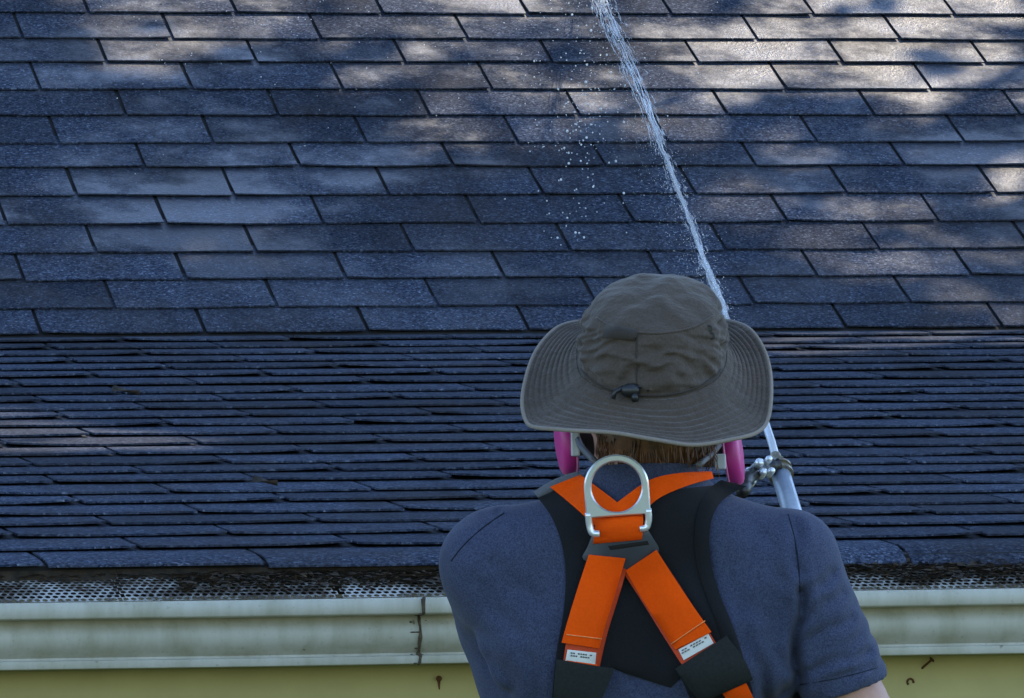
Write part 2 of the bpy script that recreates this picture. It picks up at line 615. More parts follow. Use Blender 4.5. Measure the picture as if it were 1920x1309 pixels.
e_.grid([[(x, -0.016 - 0.006 * rr.random(), -0.008) for x in xs], [(x, -0.018 - 0.010 * rr.random(), -0.022) for x in xs],
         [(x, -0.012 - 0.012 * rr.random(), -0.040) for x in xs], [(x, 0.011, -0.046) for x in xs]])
e_.build('drip_edge', M['rotwood_shade'], house)  # dark wood colour also carries the shadow band under the eave


def plane_pt(px, py, y):
    return ray_plane(px, py, (0, y, 0), Vector((0, 1, 0))) - Vector((0, 0, EAVE))


# gutter: profile extruded along the eave, two lengths that meet in a stained seam
zl = plane_pt(30, 1131, -0.122).z
zr = plane_pt(1850, 1104, -0.122).z
xl, xr = plane_pt(30, 1131, -0.122).x, plane_pt(1850, 1104, -0.122).x
LIPZ = lambda x: zl + (zr - zl) * (x - xl) / (xr - xl)
PROF = [(0.011, 0.012), (0.010, -0.0885), (-0.080, -0.0900), (-0.0905, -0.0895), (-0.0915, -0.0880), (-0.0910, -0.0792), (-0.0895, -0.0782), (-0.0770, -0.0775),
        (-0.0765, -0.0745), (-0.0850, -0.0685), (-0.0920, -0.0620), (-0.0965, -0.0545), (-0.0980, -0.0470), (-0.0970, -0.0400), (-0.0930, -0.0330), (-0.0885, -0.0275), (-0.0880, -0.0235),
        (-0.1240, -0.0228), (-0.1262, -0.0205), (-0.1262, -0.0040), (-0.1235, -0.0003), (-0.1180, 0.0), (-0.1120, -0.0006), (-0.1115, -0.006)]
XSEAM = plane_pt(790, 1180, -0.105).x


def gutter_part(xa, xb, grow):
    m = MB()
    n = max(2, int((xb - xa) / 0.12))
    rows = []
    for (py, pz) in PROF:
        k = grow if py < -0.07 else 0
        rows.append([(xa + (xb - xa) * i / n, py - k + 0.0006 * noise.noise((i * 0.31 + xa, py * 9, 0)),
                      LIPZ(xa + (xb - xa) * i / n) + pz + 0.0012 * noise.noise((i * 0.23 + xa, 4.2, pz * 5))) for i in range(n + 1)])
    m.grid(rows)
    o = m.build('gutter', M['gutter'], house, smooth=True)
    s = o.modifiers.new('thickness', 'SOLIDIFY'); s.thickness = 0.0012; s.offset = -1
    es = o.modifiers.new('split', 'EDGE_SPLIT'); es.split_angle = R(50)
    return o


gut_l = gutter_part(X0, XSEAM - 0.0015, 0.0)
gut_l['label'] = 'long white gutter length left of the stained seam'
gut_r = gutter_part(XSEAM + 0.0015, X1, 0.0022)
gut_r['label'] = 'white gutter length right of the stained seam'
# grime bead in the seam
c_ = MB()
rr = random.Random(9)
pts = [(XSEAM + rr.uniform(-.0015, .0015), y - 0.0015, LIPZ(XSEAM) + z + rr.uniform(-0.0008, .0008)) for (y, z) in PROF[2:21]]
c_.tube(pts, [rr.uniform(0.0014, 0.0034) for _ in pts], 6)
for k in range(16):
    y, z = PROF[rr.randrange(3, 18)]
    c_.ball((XSEAM + rr.gauss(0, 0.007), y - 0.0006, LIPZ(XSEAM) + z), (rr.uniform(0.001, 0.006), 0.0008, rr.uniform(0.0008, 0.003)), 6, 4)
c_.build('seam_sealant', M['caulk'], gut_r)

# perforated gutter guard with real holes
gy0, gy1 = -0.112, -0.022


def guard(xa, xb, tilt):
    m = MB()
    pitch = 0.0105
    nrow = 8
    sy = (gy1 - gy0) / nrow
    n = int((xb - xa) / pitch)

    def P(x, t):
        z = LIPZ(x) + 0.0012 + tilt * t + 0.004 * t * noise.noise((x * 3, 0.3, 2.1)) + 0.002 * math.sin(t * math.pi)
        return (x, gy0 + (gy1 - gy0) * t, z)
    for j in range(nrow):
        for i in range(n):
            cx = xa + pitch * (i + (0.5 if j % 2 else 0.0)); t0 = j / nrow; t1 = (j + 1) / nrow
            o = [P(cx - pitch / 2, t0), P(cx, t0), P(cx + pitch / 2, t0), P(cx + pitch / 2, (t0 + t1) / 2), P(cx + pitch / 2, t1), P(cx, t1), P(cx - pitch / 2, t1), P(cx - pitch / 2, (t0 + t1) / 2)]
            tc = (t0 + t1) / 2
            h = []
            for q in range(8):
                a = R(225 + 45 * q)
                h.append(P(cx + 0.385 * pitch * math.cos(a), tc + 0.40 / nrow * math.sin(a)))
            m.add(o + h, [(q, (q + 1) % 8, 8 + (q + 1) % 8, 8 + q) for q in range(8)])
    o = m.build('gutter_guard', M['guard'], house)
    return o


GX = [X0, plane_pt(228, 1110, -0.07).x, plane_pt(640, 1110, -0.07).x, XSEAM + 0.3, X1]
gs = []
for k in range(1, 4):
    a, bb_ = GX[k - 1], GX[k]
    if k == 1: a = -4.0
    gs.append(guard(a, bb_ - 0.004, 0.034 - 0.003 * (k % 2)))
gs.append(guard(GX[3], -0.6, 0.033))
gs[0]['label'] = 'clean white perforated guard panel at the left end'
# rotting litter on the guard
d_ = MB()
rr = random.Random(21)
for k in range(9000):
    x = rr.uniform(-3.6, -0.9)
    px = (x + 2.4) / 1.4 * 1920 + 960
    dens = 0.10 if px < 440 else 0.85
    clump = noise.noise((x * 7.0, 1.7, 0.0)) * 0.5 + 0.5
    if rr.random() > dens * (0.35 + clump): continue
    t = 1.02 - abs(rr.gauss(0, (0.22 + 0.35 * clump) if px > 440 else 0.14))
    if t < 0.1 or t > 1: continue
    y = gy0 + (gy1 - gy0) * t
    z = LIPZ(x) + 0.0045 + 0.034 * t + rr.uniform(0, 0.004)
    L_, w2 = rr.uniform(0.004, 0.015), rr.uniform(0.0015, 0.0055)
    a = rr.uniform(0, 3.14); tl = rr.gauss(0, 0.4)
    dx, dy = math.cos(a), math.sin(a)
    d_.add([(x - dx * L_, y - dy * L_ * 0.6, z), (x + dy * w2, y - dx * w2, z + 0.002 + tl * 0.003), (x + dx * L_, y + dy * L_ * 0.6, z + tl * 0.005), (x - dy * w2, y + dx * w2, z + 0.001)], [(0, 1, 2, 3)])
tag(d_.build('leaf_litter', M['debris'], house), kind='stuff')


# nails in the fascia
def nail(px, py, ex, ey, proud, label, hole=False):
    p = plane_pt(px, py, 0.011)
    q = plane_pt(ex, ey, 0.011) - Vector((0, proud, 0))
    m = MB()
    m.tube([p + Vector((0, 0.01, 0)), q], 0.0017, 8)
    t = (q - p).normalized()
    m.tube([q, q + t * 0.002], 0.0042, 10)
    o = m.build('nail', M['rust'], fascia)
    o['label'] = label
    return o


nail(1722, 1262, 1742, 1238, 0.012, 'bent dark nail sticking out of the fascia')
nail(822, 1275, 822, 1273, 0.003, 'rusty nail head with a rust streak')
m = MB()
p = plane_pt(822, 1276, 0.0116)
m.add([p + Vector((-0.002, 0, 0)), p + Vector((0.003, 0, 0)), p + Vector((0.002, 0, -0.013)), p + Vector((0.0, 0, -0.012))], [(3, 2, 1, 0)])
m.build('rust_streak', M['rust'], fascia)
m = MB()
p = plane_pt(1707, 1279, 0.0116)
m.tube([p + 0.0045 * Vector((math.cos(a), -0.05, math.sin(a))) for a in np.linspace(R(-20), R(230), 12)], 0.0016, 6)
m.build('nail_hole', M['rust'], fascia)

# a few dead leaves and twigs caught on the lower shingles
for (px, py, lab, sc_) in ((236, 737, 'curled dead leaf caught on the lower shingles at far left', 1.0), (497, 907, 'small brown leaf stuck low on the left shingles', 0.8)):
    pw = ray_plane(px, py, MW_LO @ Vector((0, 0, 0.014)), (MW_LO.to_3x3() @ Vector((0, 0, 1))))
    m = MB()
    rows = []
    for i in range(5):
        t = i / 4
        wd = 0.012 * math.sin(math.pi * (0.08 + 0.84 * t)) * sc_
        rows.append([Vector((-wd, (t - .5) * 0.05 * sc_, 0.008 * (1 - t))), Vector((0, (t - .5) * 0.05 * sc_, 0.004 * t)), Vector((wd, (t - .5) * .05 * sc_, 0.011 * t))])
    m.grid(rows)
    o = m.build('dead_leaf', M['debris'], smooth=True)
    s = o.modifiers.new('t', 'SOLIDIFY'); s.thickness = 0.0008
    o.location = pw
    o.rotation_euler = (A1, 0, R(60))
    tag(o, lab, 'leaf')

# ------------------------------------------------------------------ tree that shades the roof
PATCH = [  # sunlit pools on the roof: photo x, y, radius x, radius y
    (300, 20, 170, 45), (570, 15, 180, 40), (900, 0, 200, 30), (1500, 0, 80, 16), (1750, 0, 120, 20), (330, 62, 110, 22), (265, 106, 85, 22), (540, 66, 70, 16), (800, 30, 190, 34), (760, 72, 140, 24),
    (900, 108, 110, 24), (735, 148, 110, 20), (640, 140, 40, 24), (1010, 40, 120, 34), (1000, 150, 110, 24), (870, 240, 150, 24), (960, 200, 90, 24),
    (1240, 195, 120, 30), (1300, 90, 170, 40), (1240, 20, 140, 26), (1430, 60, 150, 28), (1460, 110, 110, 18), (1360, 150, 120, 20), (1650, 55, 160, 24), (1660, 160, 170, 26),
    (1640, 100, 70, 30), (1860, 40, 110, 34), (1880, 110, 60, 40), (1860, 180, 80, 18), (1270, 250, 80, 20), (1500, 285, 70, 14), (1470, 235, 60, 18),
    (1690, 215, 80, 14), (1370, 350, 60, 16), (1360, 395, 90, 20), (1540, 385, 110, 22), (1700, 390, 70, 26), (1640, 440, 120, 30), (1500, 440, 70, 18),
    (1680, 490, 120, 20), (1560, 520, 60, 14), (1850, 560, 80, 20), (1890, 470, 50, 20), (1880, 610, 50, 20), (1900, 330, 40, 40),
    (1510, 642, 110, 14), (1720, 634, 220, 8), (60, 815, 170, 22), (290, 822, 90, 12), (30, 778, 70, 10), (1760, 300, 50, 10), (1110, 215, 70, 24)]
nU = MW_UP.to_3x3() @ Vector((0, 0, 1))
oU = MW_UP @ Vector((0, 0, 0.01))
nL = MW_LO.to_3x3() @ Vector((0, 0, 1))
oL = MW_LO @ Vector((0, 0, 0.01))
iU, iL = MW_UP.inverted(), MW_LO.inverted()


def lit(c):
    """does this leaf stand between the sun and one of the lit pools of the roof?"""
    t = (c - oU).dot(nU) / SUN.dot(nU)
    q = c - SUN * t
    s = (iU @ q).y
    if s < 0:
        t = (c - oL).dot(nL) / SUN.dot(nL)
        q = c - SUN * t
        s = (iL @ q).y
        if s < -0.1 or s > LLOW + 0.3: return 0
    x, y = to_px(q)
    best = 0.0
    for (a, b_, rx, ry) in PATCH:
        d = ((x - a) / (rx * 1.1 + 25)) ** 2 + ((y - b_) / (ry * 1.1 + 10)) ** 2
        if d < 1.0: return 1.0
    if y < -10:
        return 1.0 if noise.noise(q * 2.6) > -0.25 else 0
    return 0


S1 = SUN.orthogonal().normalized()
S1 = (Vector((1, 0, 0)) - SUN * SUN.x).normalized()
S2 = SUN.cross(S1)
TD = 9.0
TREE_C = Vector((-1.7, 1.9, EAVE + 0.6))
lv, lf = [], []
rr = random.Random(77)
cnt = 0
clumps = []
while cnt < 60000:
    a, r_ = rr.uniform(0, 6.2832), math.sqrt(rr.random())
    u_, v_ = r_ * math.cos(a), r_ * math.sin(a)
    edge = 1.0 - 0.12 * (noise.noise((u_ * 2.5, v_ * 2.5, 3.3)) + 1)
    if r_ > edge: continue
    hh = 2.0 * math.sqrt(max(0.05, 1 - r_ * r_))
    t = TD + rr.uniform(-hh, hh)
    c = TREE_C + S1 * (u_ * 3.6) + S2 * (v_ * 5.2) + SUN * t
    cnt += 1
    k = lit(c)
    if k and rr.random() < 0.965: continue  # crown shape cut open so sun falls on the set pools
    ax = Vector((rr.gauss(0, 1), rr.gauss(0, 1), rr.gauss(0, 0.6))).normalized()
    nn = (SUN * 1.1 + Vector((rr.gauss(0, .7), rr.gauss(0, .7), rr.gauss(0, .7)))).normalized()
    ax = (ax - nn * ax.dot(nn)).normalized()
    bx = nn.cross(ax)
    Ls, ws = rr.uniform(0.06, 0.11), rr.uniform(0.03, 0.055)
    bi = len(lv)
    lv += [c - ax * Ls, c + bx * ws + nn * 0.012, c + ax * Ls, c - bx * ws + nn * 0.012]
    lf += [(bi, bi + 1, bi + 2), (bi, bi + 2, bi + 3)]
tree_base = Vector((8.2, 13.0, 0))
tree = empty('shade_tree', tree_base)
tag(tree, 'tall leafy tree beyond the roof whose gaps dapple the shingles with sun', 'tree')
obj('crown', mesh('crown', [v - tree_base for v in lv], lf), M['leaf'], tree)
m = MB()
ctr = TREE_C + SUN * TD - tree_base
fork = Vector((ctr.x * 0.35, ctr.y * 0.35, 7.0))
m.tube(spline([(0, 0, -0.2), (0.05, -0.1, 3.0), tuple(fork)], 12), list(np.linspace(0.36, 0.22, 12)), 14)
for k in range(11):
    a = 2 * math.pi * k / 11
    tip = ctr + S1 * 2.6 * math.cos(a) * (0.5 + 0.5 * (k % 2)) + S2 * 4.0 * math.sin(a) * (0.5 + .5 * (k % 2)) + SUN * rr.uniform(-0.6, 1.2)
    mid_ = fork.lerp(tip, 0.5) + Vector((0, 0, 0.7))
    m.tube(spline([tuple(fork - Vector((0, 0, 0.2))), tuple(mid_), tuple(tip)], 9), list(np.linspace(0.07, 0.01, 9)), 7)
m.build('trunk', M['bark'], tree, smooth=True)

# second tree, unseen, added so its high crown dims the sky over the lower roof
t2_base = Vector((-11.5, 2.0, 0))
lv, lf = [], []
C2, R2 = Vector((-5.2, 1.3, EAVE + 6.2)), (7.2, 3.6, 1.9)
cnt = 0
while cnt < 15000:
    d = Vector((rr.gauss(0, 1), rr.gauss(0, 1), rr.gauss(0, 1))).normalized() * rr.random() ** 0.4
    c = C2 + Vector((d.x * R2[0], d.y * R2[1], d.z * R2[2]))
    if noise.noise(c * 0.9) < -0.22: cnt += 1; continue
    cnt += 1
    if lit(c): continue
    ax = Vector((rr.gauss(0, 1), rr.gauss(0, 1), rr.gauss(0, 0.5))).normalized()
    nn = Vector((rr.gauss(0, .6), rr.gauss(0, .6), 1)).normalized()
    ax = (ax - nn * ax.dot(nn)).normalized()
    bx = nn.cross(ax)
    Ls, ws = rr.uniform(0.06, 0.11), rr.uniform(0.03, 0.055)
    bi = len(lv)
    lv += [c - ax * Ls, c + bx * ws + nn * 0.012, c + ax * Ls, c - bx * ws + nn * 0.012]
    lf += [(bi, bi + 1, bi + 2), (bi, bi + 2, bi + 3)]
added_tree = empty('shade_tree', t2_base)
tag(added_tree, 'leafy tree added out of view to dim the sky over the lower roof', 'tree')
obj('crown', mesh('crown', [v - t2_base for v in lv], lf), M['leaf'], added_tree)
m = MB()
fork = Vector((0.8, -0.1, 5.6))
m.tube(spline([(0, 0, -0.2), (0.1, -0.1, 2.6), tuple(fork)], 12), list(np.linspace(0.34, 0.2, 12)), 14)
for k in range(10):
    tip = C2 - t2_base + Vector((rr.uniform(-0.8, 0.8) * R2[0], rr.uniform(-0.75, 0.75) * R2[1], rr.uniform(-0.3, 0.5)))
    m.tube(spline([tuple(fork - Vector((0, 0, 0.2))), tuple(fork.lerp(tip, 0.45) + Vector((0, 0, 0.6))), tuple(tip)], 9), list(np.linspace(0.09, 0.01, 9)), 7)
m.build('trunk', M['bark'], added_tree, smooth=True)

# ------------------------------------------------------------------ working platform under the person
DP = 8.26
YP = -YAW
pc = ray_at(1190, 1000, DP + 0.06)
BASEZ = ray_at(1225, 508, DP).z - 1.835
PB = Vector((pc.x, pc.y, BASEZ))
plat = empty('work_platform', (PB.x, PB.y, 0), YP)
tag(plat, 'low timber work platform in front of the eave under the worker', 'platform')
for k in range(4):
    m = MB(); m.box((-0.7, -0.33 + k * 0.165, BASEZ - 0.04), (0.7, -0.33 + k * 0.165 + 0.158, BASEZ - 0.001))
    m.build('plank', M['plank'], plat)
for sx in (-1, 1):
    m = MB(); m.box((sx * 0.6 - 0.03, -0.32, BASEZ - 0.13), (sx * 0.6 + 0.03, 0.32, BASEZ - 0.041)); m.build('bearer', M['plank'], plat)
    for sy in (-1, 1):
        m = MB(); m.box((sx * 0.6 - 0.028, sy * 0.28 - 0.028, 0), (sx * 0.6 + 0.028, sy * 0.28 + 0.028, BASEZ - 0.131)); m.build('leg', M['plank'], plat)

# ------------------------------------------------------------------ the person
person = empty('person', PB, YP)
tag(person, 'person in navy T-shirt seen from behind, spraying the roof with a wand', 'person')
MP = Matrix.Translation(PB) @ Matrix.Rotation(YP, 4, 'Z')
MPI = MP.inverted()


def L(px, py, dd=0.0):
    return MPI @ ray_at(px, py, DP + dd)


# --- signed distance helpers on a grid
class Field:
    def __init__(self, lo, hi, h):
        self.lo, self.h = np.array(lo, float), h
        n = np.ceil((np.array(hi) - self.lo) / h).astype(int) + 1
        ax = [self.lo[i] + h * np.arange(n[i]) for i in range(3)]
        self.X, self.Y, self.Z = np.meshgrid(*ax, indexing='ij', sparse=False)
        self.X = self.X.astype(np.float32); self.Y = self.Y.astype(np.float32); self.Z = self.Z.astype(np.float32)
        self.d = np.full(self.X.shape, 1.0, np.float32)

    def cone(self, a, b, ra, rb):
        a, b = np.array(a), np.array(b)
        ab = b - a
        t = ((self.X - a[0]) * ab[0] + (self.Y - a[1]) * ab[1] + (self.Z - a[2]) * ab[2]) / (ab @ ab)
        t = np.clip(t, 0, 1)
        return np.sqrt((self.X - a[0] - t * ab[0]) ** 2 + (self.Y - a[1] - t * ab[1]) ** 2 + (self.Z - a[2] - t * ab[2]) ** 2) - (ra + (rb - ra) * t)

    def ell(self, c, r, tilt=0.0):
        x, y, z = self.X - c[0], self.Y - c[1], self.Z - c[2]
        if tilt:
            ca, sa = math.cos(tilt), math.sin(tilt)
            y, z = ca * y + sa * z, -sa * y + ca * z
        k = np.sqrt((x / r[0]) ** 2 + (y / r[1]) ** 2 + (z / r[2]) ** 2)
        return (k - 1) * min(r)

    def add(self, e, k=0.0):
        if k <= 0:
            self.d = np.minimum(self.d, e)
        else:
            hh = np.clip(0.5 + 0.5 * (self.d - e) / k, 0, 1)
            self.d = self.d * (1 - hh) + e * hh - k * hh * (1 - hh)

    def build(self, name, m, parent):
        gr = openvdb.FloatGrid(1.0)
        a = self.d.copy()
        a[0], a[-1] = 1, 1; a[:, 0] = 1; a[:, -1] = 1; a[:, :, 0] = 1; a[:, :, -1] = 1
        gr.copyFromArray(np.ascontiguousarray(a))
        pts, quads = gr.convertToQuads(0.0)
        pts = pts * self.h + self.lo
        me = mesh(name, pts.tolist(), quads[:, ::-1].tolist(), True)
        bm = bmesh.new(); bm.from_mesh(me)
        for _ in range(3):
            bmesh.ops.smooth_vert(bm, verts=bm.verts, factor=0.5, use_axis_x=True, use_axis_y=True, use_axis_z=True)
        bmesh.ops.recalc_face_normals(bm, faces=bm.faces)
        bm.to_mesh(me); bm.free()
        return obj(name, me, m, parent)


SHL, SHR = L(925, 1056, 0.055), L(1476, 1056, 0.055)
ELL, ELR = L(985, 1275, 0.28), L(1626, 1402, 0.10)
TRL, TRR = L(1175, 965, 0.045), L(1215, 955, 0.045)
ZW = lambda py: L(1190, py).z
# torso widths: z, centre x, half width, centre y, half depth
_tz = [(ZW(2150), 0.0, 0.150, 0.06, 0.10), (1.02, 0.0, 0.172, 0.07, 0.115), (ZW(1560), 0.002, 0.178, 0.075, 0.108), (ZW(1309), 0.007, 0.197, 0.085, 0.112),
       (ZW(1200), -0.004, 0.206, 0.088, 0.117), (ZW(1100), -0.005, 0.205, 0.085, 0.115), (ZW(1020), 0.0, 0.175, 0.078, 0.098), (ZW(955), 0.004, 0.105, 0.07, 0.07)]
_tz.sort()
TZ = np.array(_tz)


def torso(F, grow=0.0):
    z = F.Z
    cx, a, cy, b_ = [np.interp(z, TZ[:, 0], TZ[:, i]) for i in range(1, 5)]
    a, b_ = a + grow, b_ + grow
    k = np.sqrt(((F.X - cx) / a) ** 2 + ((F.Y - cy) / b_) ** 2)
    e = (k - 1) * np.minimum(a, b_)
    e = np.maximum(e, z - (ZW(945) + grow))
    return e.astype(np.float32)


def upper(F, grow=0.0):
    F.add(torso(F, grow))
    F.add(F.cone(TRL, SHL, 0.045 + grow, 0.059 + grow), 0.05)
    F.add(F.cone(TRR, SHR, 0.046 + grow, 0.062 + grow), 0.05)
    # shoulder blades
    F.add(F.ell(L(1025, 1160, 0.035), (0.085, 0.05, 0.11)) - grow, 0.03)
    F.add(F.ell(L(1365, 1160, 0.035), (0.085, 0.05, 0.11)) - grow, 0.03)


# --- body: one continuous mesh
F = Field((-0.36, -0.16, -0.02), (0.40, 0.50, 1.86), 0.0075)
upper(F, -0.017)
HEAD = L(1220, 728, 0.09)
F.add(F.cone(L(1212, 800, 0.07), L(1196, 950, 0.06), 0.056, 0.062), 0.035)
F.add(F.ell(HEAD, (0.077, 0.096, 0.112), R(-14)), 0.02)
F.add(F.ell(HEAD + Vector((0, 0.055, -0.065)), (0.052, 0.05, 0.06)), 0.03)           # jaw
F.add(F.cone(HEAD + Vector((0, 0.098, 0.0)), HEAD + Vector((0, 0.118, -0.035)), 0.009, 0.014), 0.012)   # nose
F.add(F.ell(HEAD + Vector((0, 0.085, 0.02)), (0.055, 0.015, 0.012)), 0.015)          # brow
for s in (-1, 1):
    F.add(F.ell(HEAD + Vector((s * 0.08, 0.005, -0.02)), (0.009, 0.02, 0.032)), 0.006)   # ears
HANDR, HANDL = L(1520, 1190, 0.245), L(1260, 1230, 0.36)
# right arm, left arm
F.add(F.cone(SHR, ELR, 0.040, 0.052), 0.02)
F.add(F.cone(ELR, HANDR, 0.048, 0.028), 0.012)
F.add(F.cone(SHL, ELL, 0.042, 0.041), 0.02)
F.add(F.cone(ELL, HANDL, 0.040, 0.027), 0.012)


def hand(wrist, elbow, side, grip):
    ax = (wrist - elbow).normalized()
    palm = wrist + ax * 0.055
    F.add(F.cone(wrist, palm, 0.027, 0.030), 0.015)
    wide = grip.normalized()
    nrm = ax.cross(wide).normalized() * side
    for k in range(4):
        o = wide * ((k - 1.5) * 0.0195)
        ln = (0.036, 0.042, 0.039, 0.031)[k]
        a = palm + o + ax * 0.018
        b_ = a + ax * ln * 0.9 + nrm * 0.012
        c = b_ + nrm * ln * 0.8 - ax * 0.004
        d_2 = c - ax * ln * 0.6 + nrm * 0.004
        for p, q in ((a, b_), (b_, c), (c, d_2)): F.add(F.cone(p, q, 0.0092, 0.0086), 0.004)
    a = wrist + ax * 0.018 + wide * 0.026
    b_ = a + ax * 0.03 + wide * 0.018 + nrm * 0.014
    c = b_ + ax * 0.022 - wide * 0.006 + nrm * 0.016
    F.add(F.cone(a, b_, 0.012, 0.010), 0.006); F.add(F.cone(b_, c, 0.010, 0.009), 0.003)
    return palm + nrm * 0.03 + ax * 0.02


WAND_DIR = (L(1400, 700, 0.76) - L(1500, 1000, 0.38)).normalized()
GRIP_R = hand(HANDR, ELR, 1, WAND_DIR)
GRIP_L = hand(HANDL, ELL, -1, Vector((0.1, 0.2, 1)))
# legs
for s in (-1, 1):
    hp, kn, an = Vector((s * 0.095, 0.07, 0.93)), Vector((s * 0.115, 0.075, 0.50)), Vector((s * 0.125, 0.05, 0.09))
    F.add(F.cone(hp, kn, 0.082, 0.055), 0.03)
    F.add(F.cone(kn, an, 0.055, 0.038), 0.02)
    F.add(F.cone(an, Vector((s * 0.14, 0.16, 0.035)), 0.036, 0.03), 0.02)
body = F.build('body', M['skin'], person)

# --- T-shirt
F = Field((-0.32, -0.10, 0.84), (0.34, 0.36, ZW(868)), 0.0042)
upper(F)
F.add(F.cone(L(1208, 880, 0.055), L(1198, 960, 0.06), 0.066, 0.072), 0.03)      # neck of the shirt
X, Y, Z = F.X, F.Y, F.Z


def sleeve(sh, el, r0, r1, tcut, hem_tilt, seed):
    sh, el = np.array(sh), np.array(el)
    ab = el - sh
    Ln = np.linalg.norm(ab)
    t = ((X - sh[0]) * ab[0] + (Y - sh[1]) * ab[1] + (Z - sh[2]) * ab[2]) / (ab @ ab)
    tc = np.clip(t, 0, 1)
    dx, dy, dz = X - sh[0] - tc * ab[0], Y - sh[1] - tc * ab[1], Z - sh[2] - tc * ab[2]
    e = np.sqrt(dx ** 2 + dy ** 2 + dz ** 2) - (r0 + (r1 - r0) * tc)
    # folds ringing the sleeve, slanting
    fold = np.sin((t * Ln + 0.35 * dx + 0.25 * dy + 0.006 * np.sin(dx * 60 + seed)) / 0.030 * 6.283 + 2.0 * np.sin(dy * 25 + seed))
    mask = np.clip((t - 0.18) / 0.25, 0, 1)
    e = e - 0.0015 * fold * mask
    e = np.maximum(e, (t - tcut - hem_tilt * dx) * Ln)
    return e.astype(np.float32)


F.add(sleeve(SHL, ELL, 0.060, 0.057, 0.80, 0.0, 1.0), 0.022)
F.add(sleeve(SHR, ELR, 0.062, 0.0585, 0.662, 0.80, 2.0), 0.012)
# cloth relief: soft folds running from armpit and shoulder blade, tension under the straps
ar = np.array(L(1480, 1180, 0.05))
rx_, rz_ = X - ar[0], Z - ar[2]
ang = np.arctan2(rz_, -rx_)
rad = np.sqrt(rx_ ** 2 + rz_ ** 2)
F.d -= (0.0018 * np.sin(ang * 9 + 1.2 * np.sin(rad * 30)) * np.exp(-((rad - 0.10) / 0.07) ** 2) * np.clip(-rx_ / 0.03, 0, 1)).astype(np.float32)
al = np.array(L(870, 1220, 0.05))
rx_, rz_ = X - al[0], Z - al[2]
ang = np.arctan2(rz_, rx_)
rad = np.sqrt(rx_ ** 2 + rz_ ** 2)
F.d -= (0.0010 * np.sin(ang * 8 + 1.5 * np.sin(rad * 24)) * np.exp(-((rad - 0.12) / 0.08) ** 2)).astype(np.float32)
F.d -= (0.0022 * np.sin(X * 38 + 2.5 * np.sin(Z * 13)) * np.sin(Z * 21 + 1.4 + 2 * np.sin(X * 9))).astype(np.float32)
CREASE = [((1492, 985), (1500, 1110), .006, .006), ((1500, 1110), (1494, 1320), .0105, .006), ((1500, 1135), (1560, 1075), .005, .006), ((1500, 1165), (1580, 1110), .004, .005),
          ((1502, 1200), (1600, 1160), .004, .005), ((1505, 1262), (1630, 1222), .0045, .005), ((1510, 1285), (1640, 1250), .003, .004), ((1440, 1000), (1462, 1090), .003, .007),
          ((1400, 1190), (1450, 1330), .0040, .008), ((1425, 1120), (1470, 1250), .0025, .008), ((1360, 1040), (1400, 1170), .0022, .008), ((1420, 980), (1400, 1090), .002, .008),
          ((900, 1180), (960, 1290), .0028, .010), ((920, 1060), (1010, 1130), .0025, .010), ((975, 1190), (1015, 1300), .0025, .008), ((890, 1090), (960, 1180), .0022, .010),
          ((880, 1000), (930, 985), .002, .004), ((905, 968), (935, 990), .003, .004), ((930, 958), (945, 975), .003, .004), ((1180, 1275), (1230, 1268), .004, .006), ((1190, 1295), (1250, 1285), .003, .005)]
for (p0, p1, amp, wd) in CREASE:
    a0, a1 = L(*p0, 0.0), L(*p1, 0.0)
    vx, vz = a1.x - a0.x, a1.z - a0.z
    t_ = np.clip(((X - a0.x) * vx + (Z - a0.z) * vz) / (vx * vx + vz * vz), 0, 1)
    wob = 0.004 * np.sin(t_ * 9 + a0.x * 50)
    dd_ = np.sqrt((X - a0.x - t_ * vx + wob) ** 2 + (Z - a0.z - t_ * vz) ** 2)
    F.d += (amp * (np.exp(-(dd_ / wd) ** 2) - 0.45 * np.exp(-((dd_ - 2.0 * wd) / (1.3 * wd)) ** 2)) * np.clip((0.09 - Y) / 0.05, 0, 1)).astype(np.float32)
zneck = ZW(885)
F.d = np.maximum(F.d, Z - zneck - (Y - 0.05) * -0.25)
# hollow out so that it is a garment, leaving 3 mm over the body
shirt = F.build('t_shirt', M['shirt'], person)
BV = BVHTree.FromPolygons([v.co.copy() for v in shirt.data.vertices], [tuple(p.vertices) for p in shirt.data.polygons])
CAML = MPI @ CAM


def hit(px, py):
    """point of the shirt seen at a photo position (person space), and its normal"""
    d = (L(px, py, 0) - CAML).normalized()
    loc, nrm, idx, dist = BV.ray_cast(CAML, d)
    if loc is None or dist > DP + 0.2:
        loc, nrm, idx, dist = BV.find_nearest(L(px, py, 0.04))
        q = L(px, py, 0.04)
        t = (loc - CAML).dot(d)
        return CAML + d * t, (CAML - loc).normalized()
    return loc, nrm


# trousers and boots
F = Field((-0.26, -0.14, -0.01), (0.26, 0.30, 1.10), 0.009)
F.add(np.maximum(torso(F, 0.008), F.Z - 1.06))
for s in (-1, 1):
    hp, kn, an = Vector((s * 0.095, 0.07, 0.93)), Vector((s * 0.115, 0.075, 0.50)), Vector((s * 0.125, 0.05, 0.10))
    F.add(F.cone(hp, kn, 0.093, 0.07), 0.03)
    F.add(F.cone(kn, an, 0.07, 0.062), 0.02)
F.d = np.maximum(F.d, 0.085 - F.Z)
F.build('trousers', M['trousers'], person)
for s in (-1, 1):
    F = Field((s * 0.13 - 0.09, -0.06, -0.01), (s * 0.13 + 0.09, 0.27, 0.20), 0.006)
    F.add(F.cone((s * 0.126, 0.05, 0.15), (s * 0.127, 0.05, 0.05), 0.05, 0.048))
    F.add(F.cone((s * 0.128, 0.04, 0.045), (s * 0.142, 0.18, 0.04), 0.046, 0.043), 0.03)
    F.d = np.maximum(F.d, 0.004 - F.Z)
    F.build('boot', M['boot'], person)

